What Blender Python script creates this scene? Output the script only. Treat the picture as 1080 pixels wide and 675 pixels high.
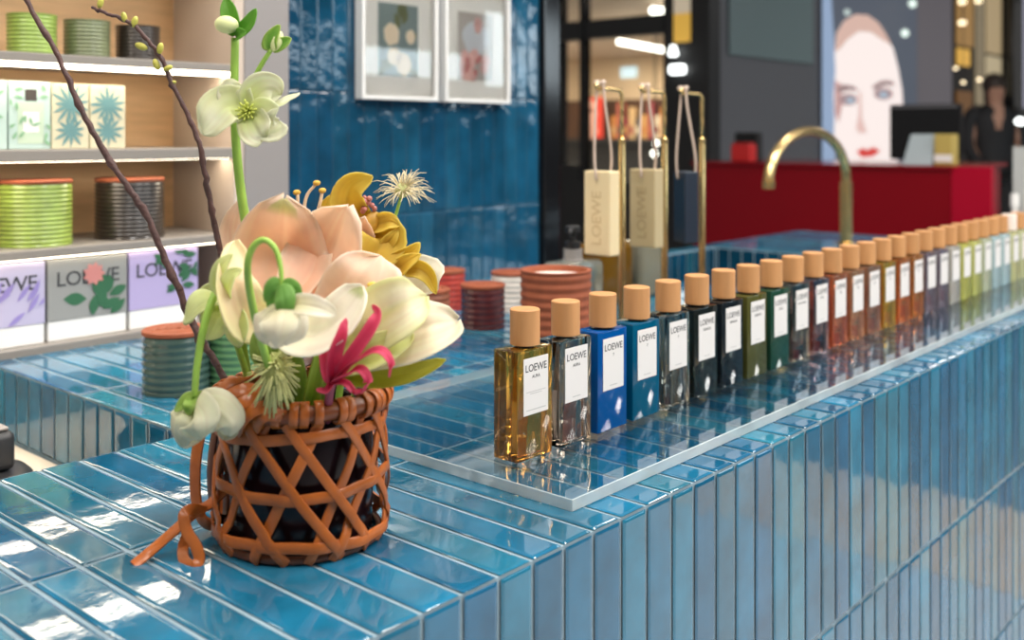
import bpy, bmesh, math, random
from mathutils import Vector, Matrix, noise
R = math.radians
V = Vector
sc = bpy.context.scene
for o in list(bpy.data.objects):
    bpy.data.objects.remove(o)
COL = sc.collection

# ------------------------------------------------------------------ camera, world, light
CT = 0.9                                   # counter top height
YAW = 0.72270
cam_d = bpy.data.cameras.new('camera')
cam = bpy.data.objects.new('camera', cam_d)
COL.objects.link(cam)
cam.location = (-0.40664, -0.46533, 1.19953)
cam.rotation_euler = (R(90), 0, YAW - R(90))
cam_d.sensor_width = 36.0
cam_d.lens = 35.908
cam_d.shift_y = -0.18026
cam_d.clip_start = 0.02
cam_d.dof.use_dof = True
cam_d.dof.focus_distance = 0.88
cam_d.dof.aperture_fstop = 5.2
sc.camera = cam
sc.view_settings.view_transform = 'Standard'
sc.view_settings.look = 'None'
sc.view_settings.gamma = 1.0
sc.view_settings.use_curve_mapping = False
sc.view_settings.exposure = -0.28

WORLD = 0.25
wd = bpy.data.worlds.new('world')
sc.world = wd
wd.use_nodes = True
wd.node_tree.nodes['Background'].inputs[0].default_value = (1.0, 0.97, 0.93, 1)
wd.node_tree.nodes['Background'].inputs[1].default_value = WORLD

LAMPS = [  # x, y, z, size x, size y, watts, colour
    (-0.6, -0.6, 2.9, 0.6, 0.6, 30, (1, .95, .88)),
    (0.6, -0.9, 2.9, 0.6, 0.6, 32, (1, .95, .88)),
    (1.9, -0.9, 2.9, 0.6, 0.6, 32, (1, .95, .88)),
    (0.3, 0.40, 2.9, 0.5, 0.5, 24, (1, .95, .88)),
    (1.5, 0.40, 2.9, 0.5, 0.5, 24, (1, .95, .88)),
    (2.9, 0.6, 2.9, 0.5, 0.5, 16, (1, .95, .88)),
    (-1.4, 0.3, 2.9, 0.5, 0.5, 22, (1, .95, .88)),
    (1.0, -2.2, 2.9, 1.0, 0.6, 70, (1, .96, .92)),
    (3.2, -2.2, 2.9, 1.0, 0.6, 90, (1, .96, .92)),
    (5.4, -2.0, 2.9, 1.0, 0.6, 70, (1, .96, .92)),
    (7.0, 1.2, 2.9, 0.6, 0.6, 18, (1, .96, .92)),
]
for i, (x, y, z, sx, sy, w, c) in enumerate(LAMPS):
    ld = bpy.data.lights.new('ceiling_lamp', 'AREA')
    ld.shape = 'RECTANGLE'
    ld.size, ld.size_y, ld.energy, ld.color = sx, sy, w, c
    lo = bpy.data.objects.new('ceiling_lamp', ld)
    lo.location = (x, y, z)
    COL.objects.link(lo)

# ------------------------------------------------------------------ helpers
def at(px, py, d):
    """the point seen at pixel (px, py) of the 1080x675 photograph, d metres deep"""
    f = 1077.244
    fw = V((math.cos(YAW), math.sin(YAW), 0)); rt = V((math.sin(YAW), -math.cos(YAW), 0))
    return V(cam.location) + d * (fw + rt * ((px - 540) / f) + V((0, 0, 1)) * ((142.83 - py) / f))

TOCAM = V((-math.cos(YAW), -math.sin(YAW), 0)); RIGHT = V((math.sin(YAW), -math.cos(YAW), 0)); UP = V((0, 0, 1))

def node_mat(name):
    m = bpy.data.materials.new(name)
    m.use_nodes = True
    nt = m.node_tree
    return m, nt, nt.nodes['Principled BSDF']

def mat(name, col, rough=0.5, metal=0.0, spec=0.5, coat=0.0, trans=0.0, ior=1.5, emit=None, es=0.0, var=0.0, vscale=20.0,
        bump=0.0, bscale=60.0, stretch=None, attr=False, sub=0.0):
    m, nt, b = node_mat(name)
    b.inputs['Base Color'].default_value = (*col, 1)
    b.inputs['Roughness'].default_value = rough
    b.inputs['Metallic'].default_value = metal
    b.inputs['Specular IOR Level'].default_value = spec
    b.inputs['Coat Weight'].default_value = coat
    b.inputs['Coat Roughness'].default_value = 0.05
    b.inputs['Transmission Weight'].default_value = trans
    b.inputs['IOR'].default_value = ior
    if sub:
        b.inputs['Subsurface Weight'].default_value = sub
        b.inputs['Subsurface Radius'].default_value = (0.01, 0.006, 0.004)
    if emit:
        b.inputs['Emission Color'].default_value = (*emit, 1)
        b.inputs['Emission Strength'].default_value = es
    tc = nt.nodes.new('ShaderNodeTexCoord')
    src = tc.outputs['Object']
    if stretch:
        mp = nt.nodes.new('ShaderNodeMapping')
        mp.inputs['Scale'].default_value = stretch
        nt.links.new(src, mp.inputs['Vector'])
        src = mp.outputs['Vector']
    if attr:
        at_ = nt.nodes.new('ShaderNodeAttribute'); at_.attribute_name = 'tint'
        nt.links.new(at_.outputs['Color'], b.inputs['Base Color'])
    if var:
        nz = nt.nodes.new('ShaderNodeTexNoise')
        nz.inputs['Scale'].default_value = vscale; nz.inputs['Detail'].default_value = 4
        nt.links.new(src, nz.inputs['Vector'])
        hs = nt.nodes.new('ShaderNodeHueSaturation')
        mr = nt.nodes.new('ShaderNodeMapRange')
        mr.inputs[1].default_value = .3; mr.inputs[2].default_value = .7
        mr.inputs[3].default_value = 1 - var; mr.inputs[4].default_value = 1 + var
        nt.links.new(nz.outputs['Fac'], mr.inputs[0]); nt.links.new(mr.outputs[0], hs.inputs['Value'])
        if attr: nt.links.new(at_.outputs['Color'], hs.inputs['Color'])
        else: hs.inputs['Color'].default_value = (*col, 1)
        nt.links.new(hs.outputs['Color'], b.inputs['Base Color'])
    if bump:
        nb = nt.nodes.new('ShaderNodeTexNoise')
        nb.inputs['Scale'].default_value = bscale; nb.inputs['Detail'].default_value = 3
        nt.links.new(src, nb.inputs['Vector'])
        bp = nt.nodes.new('ShaderNodeBump')
        bp.inputs['Strength'].default_value = 1.0; bp.inputs['Distance'].default_value = bump
        nt.links.new(nb.outputs['Fac'], bp.inputs['Height']); nt.links.new(bp.outputs['Normal'], b.inputs['Normal'])
    return m

def origin_of(o):
    p = V((0, 0, 0))
    while o is not None:
        p = p + V(o.location); o = o.parent
    return p

def obj(name, bm, m, parent=None, smooth=False, loc=None, fix=True):
    """links one mesh object; the bmesh is in world coordinates and is moved to the parent's (or its own) origin"""
    if fix: bmesh.ops.recalc_face_normals(bm, faces=bm.faces[:])
    if parent is not None:
        off = origin_of(parent); place = V((0, 0, 0))
    else:
        if loc is None:
            xs = [v.co for v in bm.verts]
            lo = [min(c[i] for c in xs) for i in range(3)]; hi = [max(c[i] for c in xs) for i in range(3)]
            loc = ((lo[0] + hi[0]) / 2, (lo[1] + hi[1]) / 2, lo[2])
        off = V(loc); place = V(loc)
    bmesh.ops.translate(bm, verts=bm.verts[:], vec=-off)
    me = bpy.data.meshes.new(name)
    bm.to_mesh(me); bm.free()
    if m is not None: me.materials.append(m)
    if smooth:
        me.polygons.foreach_set('use_smooth', [True] * len(me.polygons))
        if smooth != True: me.set_sharp_from_angle(angle=R(smooth))
    o = bpy.data.objects.new(name, me)
    COL.objects.link(o)
    o.location = place
    if parent is not None: o.parent = parent
    return o

def tag(o, label=None, cat=None, group=None, kind=None):
    if label: o['label'] = label
    if cat: o['category'] = cat
    if group: o['group'] = group
    if kind: o['kind'] = kind
    return o

def thing(name, label, cat, loc, group=None):
    o = bpy.data.objects.new(name, None)
    COL.objects.link(o); o.location = loc
    o.empty_display_size = 0.02
    return tag(o, label, cat, group)

def dup(root, loc, label, group=None, rotz=None):
    r = root.copy(); COL.objects.link(r); r.location = loc
    if rotz is not None: r.rotation_euler = (0, 0, rotz)
    r['label'] = label
    if group: r['group'] = group
    for ch in list(root.children):
        c = ch.copy(); COL.objects.link(c); c.parent = r
        for g in list(ch.children):
            d = g.copy(); COL.objects.link(d); d.parent = c
    return r

def part_of(root, name):
    return [c for c in root.children if c.name.split('.')[0] == name]

def set_mat(o, m):
    o.material_slots[0].link = 'OBJECT'; o.material_slots[0].material = m

def box(bm, lo, hi, bev=0.0, seg=2):
    x0, y0, z0 = lo; x1, y1, z1 = hi
    vs = [bm.verts.new(c) for c in ((x0,y0,z0),(x1,y0,z0),(x1,y1,z0),(x0,y1,z0),(x0,y0,z1),(x1,y0,z1),(x1,y1,z1),(x0,y1,z1))]
    fs = [bm.faces.new([vs[i] for i in q]) for q in ((3,2,1,0),(4,5,6,7),(0,1,5,4),(1,2,6,5),(2,3,7,6),(3,0,4,7))]
    if bev:
        es = list({e for f in fs for e in f.edges})
        bmesh.ops.bevel(bm, geom=es, offset=bev, segments=seg, affect='EDGES', profile=.5)
    return bm

def B(lo, hi, bev=0.0, seg=2):
    return box(bmesh.new(), lo, hi, bev, seg)

def lathe(bm, prof, c, seg=40, closed=True):
    """prof: (radius, z) pairs from bottom to top, about the vertical axis through c"""
    rings = []
    for r, z in prof:
        if r < 1e-6: rings.append([bm.verts.new((c[0], c[1], c[2] + z))])
        else: rings.append([bm.verts.new((c[0] + r * math.cos(2*math.pi*i/seg), c[1] + r * math.sin(2*math.pi*i/seg), c[2] + z)) for i in range(seg)])
    for a, b in zip(rings, rings[1:]):
        for i in range(seg):
            j = (i + 1) % seg
            if len(a) == 1 and len(b) == 1: continue
            if len(a) == 1: bm.faces.new((a[0], b[j], b[i]))
            elif len(b) == 1: bm.faces.new((a[i], a[j], b[0]))
            else: bm.faces.new((a[i], a[j], b[j], b[i]))
    return bm

def smooth_path(pts, n=6):
    """Catmull-Rom through points"""
    pts = [V(p) for p in pts]
    P = [2*pts[0]-pts[1]] + pts + [2*pts[-1]-pts[-2]]
    out = []
    for i in range(1, len(P) - 2):
        a, b, c, d = P[i-1], P[i], P[i+1], P[i+2]
        for k in range(n):
            t = k / n
            out.append(.5*((2*b)+(c-a)*t+(2*a-5*b+4*c-d)*t*t+(3*b-a-3*c+d)*t**3))
    out.append(pts[-1])
    return out

def tube(bm, pts, rad, seg=8, cap=True):
    n = len(pts)
    rad = [rad]*n if not hasattr(rad, '__len__') else [rad[min(len(rad)-1, 0)] if len(rad)==1 else rad[0]+(rad[-1]-rad[0])*i/(n-1) if len(rad)==2 else rad[i] for i in range(n)]
    pts = [V(p) for p in pts]
    t0 = (pts[1]-pts[0]).normalized()
    u = t0.orthogonal().normalized()
    rings = []
    for i, p in enumerate(pts):
        t = (pts[min(i+1, n-1)] - pts[max(i-1, 0)]).normalized()
        u = (u - t*u.dot(t)).normalized(); w = t.cross(u)
        rings.append([bm.verts.new(p + rad[i]*(u*math.cos(2*math.pi*k/seg)+w*math.sin(2*math.pi*k/seg))) for k in range(seg)])
    for a, b in zip(rings, rings[1:]):
        for i in range(seg):
            bm.faces.new((a[i], a[(i+1)%seg], b[(i+1)%seg], b[i]))
    if cap:
        bm.faces.new(rings[0][::-1]); bm.faces.new(rings[-1])
    return bm

def ribbon(bm, pts, normals, width, thick):
    n = len(pts); rings = []
    for i, p in enumerate(pts):
        t = (V(pts[min(i+1, n-1)]) - V(pts[max(i-1, 0)])).normalized()
        nn = V(normals[i] if hasattr(normals[0], '__len__') else normals)
        nn = (nn - t*nn.dot(t)).normalized(); s = t.cross(nn)
        h, k = width/2, thick/2
        rings.append([bm.verts.new(V(p)+q) for q in (s*h-nn*k, s*h+nn*k*.5, s*h*.8+nn*k, -s*h*.8+nn*k, -s*h+nn*k*.5, -s*h-nn*k)])
    for a, b in zip(rings, rings[1:]):
        for i in range(6):
            bm.faces.new((a[i], a[(i+1)%6], b[(i+1)%6], b[i]))
    bm.faces.new(rings[0][::-1]); bm.faces.new(rings[-1])
    return bm

def ellipsoid(bm, c, r, axis=None, u=14, v=10):
    q = V((0,0,1)).rotation_difference(V(axis)) if axis is not None else None
    tmp = bmesh.new(); bmesh.ops.create_uvsphere(tmp, u_segments=u, v_segments=v, radius=1)
    mp = {}
    for vv in tmp.verts:
        p = V((vv.co.x*r[0], vv.co.y*r[1], vv.co.z*r[2]))
        if q: p = q @ p
        mp[vv.index] = bm.verts.new(V(c)+p)
    for f in tmp.faces: bm.faces.new([mp[vv.index] for vv in f.verts])
    tmp.free()
    return bm

def poly(bm, pts, thick_dir):
    """a flat outline given a thickness along thick_dir"""
    a = [bm.verts.new(V(p)) for p in pts]; b = [bm.verts.new(V(p)+V(thick_dir)) for p in pts]
    bm.faces.new(a); bm.faces.new(b[::-1])
    for i in range(len(a)):
        j = (i+1) % len(a); bm.faces.new((a[j], a[i], b[i], b[j]))
    return bm

_text = {}
def text_bm(s, size, o, ux, uy, bold=0.0, sx=1.0, align='CENTER', depth=0.0003, spacing=1.0):
    """lettering with its baseline start/centre at o, running along ux, up along uy"""
    key = (s, bold, align, spacing)
    if key not in _text:
        cu = bpy.data.curves.new('t', 'FONT'); cu.body = s; cu.size = 1; cu.offset = bold; cu.align_x = align; cu.resolution_u = 3
        cu.space_character = spacing
        to = bpy.data.objects.new('t', cu); COL.objects.link(to)
        dg = bpy.context.evaluated_depsgraph_get()
        me = to.evaluated_get(dg).to_mesh()
        _text[key] = ([tuple(v.co) for v in me.vertices], [tuple(p.vertices) for p in me.polygons])
        to.evaluated_get(dg).to_mesh_clear()
        bpy.data.objects.remove(to); bpy.data.curves.remove(cu)
    vs, fs = _text[key]
    ux, uy = V(ux).normalized(), V(uy).normalized(); n = ux.cross(uy)
    bm = bmesh.new()
    vv = [bm.verts.new(V(o) + ux*(v[0]*size*sx) + uy*(v[1]*size)) for v in vs]
    for f in fs:
        try: bm.faces.new([vv[i] for i in f])
        except ValueError: pass
    ex = bmesh.ops.extrude_face_region(bm, geom=bm.faces[:])
    bmesh.ops.translate(bm, verts=[g for g in ex['geom'] if isinstance(g, bmesh.types.BMVert)], vec=n*depth)
    return bm

# ------------------------------------------------------------------ materials
def tile_mat(name, var=.25, rough=.045, bump=.00034, spec=.5):
    m = mat(name, (.03,.2,.35), rough=rough, spec=spec, var=var, vscale=22, attr=True)
    nt = m.node_tree; b = nt.nodes['Principled BSDF']
    tc = nt.nodes.new('ShaderNodeTexCoord')
    n1 = nt.nodes.new('ShaderNodeTexNoise'); n1.inputs['Scale'].default_value = 26; n1.inputs['Detail'].default_value = 1.5
    n2 = nt.nodes.new('ShaderNodeTexNoise'); n2.inputs['Scale'].default_value = 160; n2.inputs['Detail'].default_value = 2
    ad = nt.nodes.new('ShaderNodeMath'); ad.operation = 'MULTIPLY_ADD'; ad.inputs[1].default_value = .12
    nt.links.new(tc.outputs['Object'], n1.inputs['Vector']); nt.links.new(tc.outputs['Object'], n2.inputs['Vector'])
    nt.links.new(n2.outputs['Fac'], ad.inputs[0]); nt.links.new(n1.outputs['Fac'], ad.inputs[2])
    b.inputs['IOR'].default_value = 1.62
    bp = nt.nodes.new('ShaderNodeBump'); bp.inputs['Distance'].default_value = bump
    nt.links.new(ad.outputs[0], bp.inputs['Height']); nt.links.new(bp.outputs['Normal'], b.inputs['Normal'])
    return m

M_tile = tile_mat('glazed blue tile')
M_wtile = tile_mat('glazed deep blue wall tile', bump=.0015)
M_grout = mat('pale grey grout', (.22,.31,.37), .8, var=.15)
M_dgrout = mat('blue grey grout', (.012,.07,.13), .5)
M_floor = mat('polished stone floor', (.60,.61,.62), .25, var=.06, vscale=2)
M_floorb = mat('warm stone floor band', (.74,.57,.38), .25, var=.06, vscale=2)
M_cream = mat('cream worktop', (.80,.70,.56), .35)
M_shelf = mat('warm grey shelf lacquer', (.25,.225,.20), .45)
M_shelfside = mat('beige side lacquer', (.56,.46,.38), .5)
M_wood_back = mat('honey wood veneer', (.66,.42,.22), .5, var=.1, vscale=12, stretch=(1,1,8))
M_panel = mat('taupe panel', (.26,.24,.235), .5)
M_strip = mat('lit strip diffuser', (1,1,1), .5, emit=(1,.86,.66), es=12)
M_black = mat('black gloss cladding', (.006,.006,.007), .12)
M_blackm = mat('matt black', (.012,.012,.013), .5)
M_white = mat('white card', (.85,.84,.82), .6)
M_label = mat('white paper label', (.70,.67,.65), .55)
M_ink = mat('black ink', (.03,.03,.035), .6)
M_greyink = mat('grey ink', (.45,.44,.43), .6)
M_capw = mat('turned ash wood', (.52,.26,.105), .45, spec=.3, var=.13, vscale=70, stretch=(1,1,.12), bump=.0002, bscale=150)
M_brass = mat('brushed brass', (.78,.56,.25), .24, metal=1)
M_pane = mat('window glass', (1,1,1), 0)
nt = M_pane.node_tree; nt.nodes.remove(nt.nodes['Principled BSDF'])
mx = nt.nodes.new('ShaderNodeMixShader'); fr = nt.nodes.new('ShaderNodeLayerWeight'); fr.inputs[0].default_value = .5
pw = nt.nodes.new('ShaderNodeMath'); pw.operation = 'POWER'; pw.inputs[1].default_value = 3.6
ma = nt.nodes.new('ShaderNodeMath'); ma.operation = 'MULTIPLY_ADD'; ma.inputs[1].default_value = .9; ma.inputs[2].default_value = .04
tr = nt.nodes.new('ShaderNodeBsdfTransparent'); gl = nt.nodes.new('ShaderNodeBsdfGlossy'); gl.inputs['Roughness'].default_value = .01
tr.inputs[0].default_value = (.95,.98,.985,1)
nt.links.new(fr.outputs['Facing'], pw.inputs[0]); nt.links.new(pw.outputs[0], ma.inputs[0])
nt.links.new(ma.outputs[0], mx.inputs[0]); nt.links.new(tr.outputs[0], mx.inputs[1]); nt.links.new(gl.outputs[0], mx.inputs[2])
nt.links.new(mx.outputs[0], nt.nodes['Material Output'].inputs['Surface'])
M_acr_edge = mat('bright polished acrylic edge', (.74,.78,.76), .12, spec=.6, trans=.5, ior=1.12, var=.18, vscale=14)
M_clear = mat('clear glass', (.95,.96,.95), .01, trans=1, ior=1.45)
M_terra = mat('terracotta', (.27,.072,.032), .6, spec=.3, var=.12, vscale=60, bump=.0003, bscale=200)
M_leather = mat('tan leather', (.42,.108,.017), .30, var=.22, vscale=45, bump=.00025, bscale=260)
M_darkleather = mat('dark brown leather', (.10,.03,.012), .4, var=.2, vscale=45)
M_vase = mat('dark plum glaze', (.012,.004,.006), .22, spec=.35)
M_green = mat('fresh green stem', (.28,.47,.07), .45, var=.15, vscale=60)
M_leafg = mat('leaf green', (.13,.36,.05), .4, var=.2, vscale=60)
M_bark = mat('dark brown bark', (.075,.032,.028), .6, var=.35, vscale=120, bump=.0015, bscale=220)
M_bud = mat('yellow green bud', (.50,.47,.08), .5, var=.2, vscale=200)

def petal_mat(name, rough=.55, tl=.52):
    m, nt, b = node_mat(name)
    a = nt.nodes.new('ShaderNodeAttribute'); a.attribute_name = 'tint'
    nz = nt.nodes.new('ShaderNodeTexNoise'); nz.inputs['Scale'].default_value = 45; nz.inputs['Detail'].default_value = 3
    tc = nt.nodes.new('ShaderNodeTexCoord'); nt.links.new(tc.outputs['Object'], nz.inputs['Vector'])
    hs = nt.nodes.new('ShaderNodeHueSaturation'); mr = nt.nodes.new('ShaderNodeMapRange')
    mr.inputs[1].default_value=.3; mr.inputs[2].default_value=.7; mr.inputs[3].default_value=.93; mr.inputs[4].default_value=1.07
    nt.links.new(nz.outputs['Fac'], mr.inputs[0]); nt.links.new(mr.outputs[0], hs.inputs['Value']); nt.links.new(a.outputs['Color'], hs.inputs['Color'])
    nt.links.new(hs.outputs['Color'], b.inputs['Base Color']); b.inputs['Roughness'].default_value = rough
    t = nt.nodes.new('ShaderNodeBsdfTranslucent'); nt.links.new(hs.outputs['Color'], t.inputs['Color'])
    mx = nt.nodes.new('ShaderNodeMixShader'); mx.inputs[0].default_value = tl
    nt.links.new(b.outputs[0], mx.inputs[1]); nt.links.new(t.outputs[0], mx.inputs[2])
    nt.links.new(mx.outputs[0], nt.nodes['Material Output'].inputs['Surface'])
    return m
M_petal = petal_mat('soft petal')

# ------------------------------------------------------------------ tiles
random.seed(11)
BLUES = [(.006,.088,.172), (.008,.106,.20), (.010,.118,.215), (.014,.111,.19), (.012,.132,.22), (.020,.148,.225), (.006,.080,.162)]

def tile(bm, lay, o, U, W, N, wu, ww, col, ch=.0022, tilt=.006, nu=2, nw=5):
    """one glazed tile: corner o, unit directions U and W, normal N, size wu x ww; pillowed glaze with a chamfered rim"""
    a, b = random.uniform(-tilt, tilt), random.uniform(-tilt, tilt)*.3
    c2 = ch + .0014
    su = [0, ch, c2] + [c2 + (wu-2*c2)*i/nu for i in range(1, nu)] + [wu-c2, wu-ch, wu]
    sw = [0, ch, c2] + [c2 + (ww-2*c2)*i/nw for i in range(1, nw)] + [ww-c2, ww-ch, ww]
    g = []
    seed = V((random.random()*50, random.random()*50, 3))
    for i, s in enumerate(su):
        row = []
        for j, t in enumerate(sw):
            edge = i in (0, len(su)-1) or j in (0, len(sw)-1)
            h = -.0009 if edge else (a*(s-wu/2) + b*(t-ww/2) + .00004*noise.noise(seed+V((s*40, t*22, 0))))
            row.append(bm.verts.new(o + U*s + W*t + N*h))
        g.append(row)
    for i in range(len(su)-1):
        for j in range(len(sw)-1):
            f = bm.faces.new((g[i][j], g[i+1][j], g[i+1][j+1], g[i][j+1]))
            f.smooth = True
            for l in f.loops: l[lay] = (*col, 1)

def tile_field(name, m, o, U, W, N, breaks, rows, parent, gap=.0038, palette=BLUES, tilt=.011, shift=0.0, skip=None):
    """breaks: positions of the joints along U; rows: positions of the joints along W"""
    bm = bmesh.new(); lay = bm.loops.layers.float_color.new('tint')
    o, U, W, N = V(o), V(U), V(W), V(N)
    for i in range(len(breaks)-1):
        for j in range(len(rows)-1):
            if skip and skip(breaks[i], breaks[i+1], rows[j], rows[j+1]): continue
            c = random.choice(palette); k = random.uniform(.85, 1.15)
            tile(bm, lay, o + U*(breaks[i]+gap/2) + W*(rows[j]+gap/2), U, W, N, breaks[i+1]-breaks[i]-gap, rows[j+1]-rows[j]-gap,
                 tuple(x*k for x in c), tilt=tilt)
    x = U.cross(W)
    if x.dot(N) < 0: bmesh.ops.reverse_faces(bm, faces=bm.faces[:])
    return obj(name, bm, m, parent, fix=False)

TW, TL, TV = .036, .2305, .2243
counter = thing('tiled_counter', 'long blue glazed tile display counter wrapping around a sunken worktop', 'counter', (0.6, 0.2, 0))
def breaks(a, b, w=TW, j=.0009, phase=0.0):
    n0 = math.ceil((a-phase)/w - 1e-6); out = [a]
    k = n0
    while k*w + phase < b - .004:
        x = k*w + phase
        if x > a + .006: out.append(x + random.uniform(-j, j))
        k += 1
    out.append(b)
    return out
XA, XB, YB, XL = -1.3, 2.62, .9485, .1456
xb = breaks(XA, XB)
X3 = (1, 0, 0); Y3 = (0, 1, 0); Z3 = (0, 0, 1)
# grout bed and core
bm = bmesh.new()
box(bm, (XA, .0022, 0.08), (XB, 2*TL-.0022, CT-.0016))
obj('counter_core', bm, M_grout, counter)
bm = bmesh.new()
box(bm, (XL+.0022, 2*TL-.003, 0.08), (1.405, YB, CT-.0016))
box(bm, (1.405, 2*TL-.003, .08), (2.0125, YB, .64))
box(bm, (2.0125, 2*TL-.003, .08), (XB, YB, CT-.0016))
box(bm, (1.405, .9425, .64), (2.0125, YB, CT-.0016))
box(bm, (.637, YB-.0005, .08), (XB, .9955, CT-.0016))
obj('return_core', bm, M_grout, counter)
tile_field('countertop', M_tile, (0, 0, CT), X3, Y3, Z3, xb, [0, TL, 2*TL], counter)
xr = [x for x in xb if x > XL+.02]; xr = [XL] + xr
BAS = (1.40, 2.01, .50, .940)
for xs_ in ([x for x in xr if x < BAS[0]+.012], [x for x in xr if x > BAS[1]-.012]):
    tile_field('return_countertop', M_tile, (0, 0, CT), X3, Y3, Z3, xs_, [2*TL, 3*TL, YB], counter)
tile_field('back_strip', M_tile, (0, 0, CT), X3, Y3, Z3, [.637] + [x for x in xb if x > .66], [YB, .9955], counter)
# countertop strips left around the basin
xs_b = [x for x in xr if BAS[0]-.02 < x < BAS[1]+.02]
tile_field('basin_rim', M_tile, (0, 0, CT), X3, Y3, Z3, xs_b, [2*TL, BAS[2]], counter)
tile_field('front_panel', M_tile, (0, 0, CT-.0012), X3, (0, 0, -1), (0, -1, 0), xb, [0, TV, 2*TV, 3*TV, .82], counter)
tile_field('inner_panel', M_tile, (XL, 2*TL, CT-.0012), Y3, (0, 0, -1), (-1, 0, 0), [0]+[x-0.0 for x in breaks(.02, .52)], [0, .088], counter)
tile_field('inner_panel', M_tile, (XA, 2*TL, CT-.0012), X3, (0, 0, -1), (0, 1, 0), breaks(0, XL-XA), [0, .088], counter)
BASIN_SHADE = [tuple(c*.5 for c in q) for q in BLUES]  # halved tile colours put the basin's shade into the glaze
tile_field('basin_wall', M_tile, (BAS[0], BAS[3], CT-.001), X3, (0, 0, -1), (0, -1, 0), breaks(0, BAS[1]-BAS[0]), [0, .25], counter, palette=BASIN_SHADE)
tile_field('basin_wall', M_tile, (BAS[1], BAS[2], CT-.001), Y3, (0, 0, -1), (-1, 0, 0), breaks(0, BAS[3]-BAS[2]), [0, .25], counter, palette=BASIN_SHADE)
bm = B((XA, .03, 0.0), (XB, 2*TL-.03, .08)); obj('plinth', bm, M_blackm, counter)

# ------------------------------------------------------------------ room shell
def struct(name, bm, m, parent=None, smooth=False):
    o = obj(name, bm, m, parent, smooth)
    if parent is None: o['kind'] = 'structure'
    return o
struct('floor', B((-4, -5.2, -.1), (16, 9, 0)), M_floor)
struct('trim_1', B((2.45, -5.2, 0.0), (3.10, -.02, .004)), M_floorb)
struct('trim_5', B((3.10, -5.2, 0.0), (16, -.02, .004)), mat('dark carpet tiles', (.15,.16,.175), .8, var=.2, vscale=30))
# tiled back wall carrying the pictures
wall = struct('wall_back', B((.55, 1.0, 0), (1.347, 1.06, 3.0)), M_dgrout)
WB = [(.006,.060,.118), (.007,.066,.128), (.009,.072,.134), (.006,.055,.112)]
tile_field('wall_tiles', M_wtile, (.62, .9985, .9 + .148 - TL), X3, Z3, (0, -1, 0), breaks(0, .727), [k*TL for k in range(0, 8)], wall, gap=.0014, palette=WB, tilt=.016)
struct('trim_2', B((1.349, .985, 0), (1.405, 1.06, 3.0), .004), M_black)
struct('wall_left', B((-1.9, -3.0, 0), (-1.84, 2.2, 3.0)), M_panel)
struct('ceiling', B((-4, -5.2, 3.2), (16, 2.6, 3.3)), mat('off white ceiling', (.55,.54,.52), .8))
# shopping hall opposite (behind the camera)
struct('wall_front', B((-4, -5.3, 0), (16, -5.2, 3.2)), mat('opposite shop cladding', (.10,.12,.14), .5))
M_litwin = mat('lit shop window', (.02,.02,.02), .3, emit=(.80,.93,1.0), es=7.5)
for x0, x1, z0, z1 in ((1.2,2.6,1.7,2.5),(4.2,5.6,1.84,2.05),(5.8,7.4,1.80,2.06),(7.8,9.0,1.75,2.55),(9.3,10.6,1.7,2.5)):
    struct('window_1', B((x0, -5.2, z0), (x1, -5.17, z1)), M_litwin)

# ------------------------------------------------------------------ shelving unit
SF, SB, SX0, SX1 = .950, 1.137, -.75, .528
shelf = thing('shelving_unit', 'warm grey lit wall shelving with honey wood back beside the blue wall', 'shelving', (-.1, 1.04, .0))
obj('back_panel', B((SX0, SB, .0), (SX1+.03, SB+.02, 2.2)), M_wood_back, shelf)
obj('side_panel', B((SX1, SF+.004, .0), (SX1+.018, SB, 2.2)), M_shelfside, shelf)
obj('end_pillar', B((SX1+.0185, SF+.002, 0), (.634, 1.0, 2.2), .002), M_panel, shelf)
obj('plinth', B((SX0, SF-.0, .0), (SX1, SB, .91), .002), M_shelf, shelf)
for z0, z1 in ((1.030, 1.043), (1.163, 1.180), (1.300, 1.313)):
    obj('shelf_board', B((SX0, SF, z0), (SX1, SB, z1), .0015), M_shelf, shelf)
def strip(y, z, x0, x1, h=.006, d=.01):
    return obj('light_strip', B((x0, y, z-h), (x1, y+d, z-.0003)), M_strip, shelf)
strip(SF+.002, 1.300, SX0, SX1-.004, h=.0066)
strip(SF+.014, 1.300, SX0, SX1-.004, h=.0007, d=.03)
strip(SF+.012, 1.163, SX0, SX1-.004, h=.0007, d=.03)
strip(SF+.008, 1.030, SX0, SX1-.004, h=.0016, d=.006)
strip(SF+.012, 1.51, SX0, SX1-.004, h=.0007, d=.03)
for z0 in (1.72, 1.93):
    obj('shelf_board', B((SX0, SF, z0), (SX1, SB, z0+.013), .0015), M_shelf, shelf)
    strip(SF+.012, z0, SX0, SX1-.004, h=.0007, d=.03)
obj('shelf_board', B((SX0, SF, 1.51), (SX1, SB, 1.523), .0015), M_shelf, shelf)

# lower worktop in the sunken bay
struct('trim_3', B((-1.3, 2*TL+.002, .775), (XL-.001, SF, .81), .002), M_cream)

# ------------------------------------------------------------------ acrylic slab and perfume bottles
bm = B((.233, .035, CT+.0004), (2.3, .398, CT+.0104), .0006, 1)
sl = obj('acrylic_slab', bm, M_pane)
sl.data.materials.append(M_acr_edge)
for p in sl.data.polygons: p.material_index = 0 if abs(p.normal.z) > .9 else 1
tag(sl, 'clear acrylic slab lying along the counter under the row of perfume bottles', 'display base')
BZ = CT + .0106
BW, BD, BH = .049, .0285, .098

def bottle_body():
    bm = bmesh.new()
    x, y = BW/2, BD/2
    box(bm, (-x, -y, 0), (x, y, BH), .0016, 2)
    return bm
def glass(name, col, rough=.01, trans=1.0, spec=.5, dens=None):
    m = mat(name, col, rough, trans=trans, ior=1.46, spec=spec)
    return m

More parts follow.
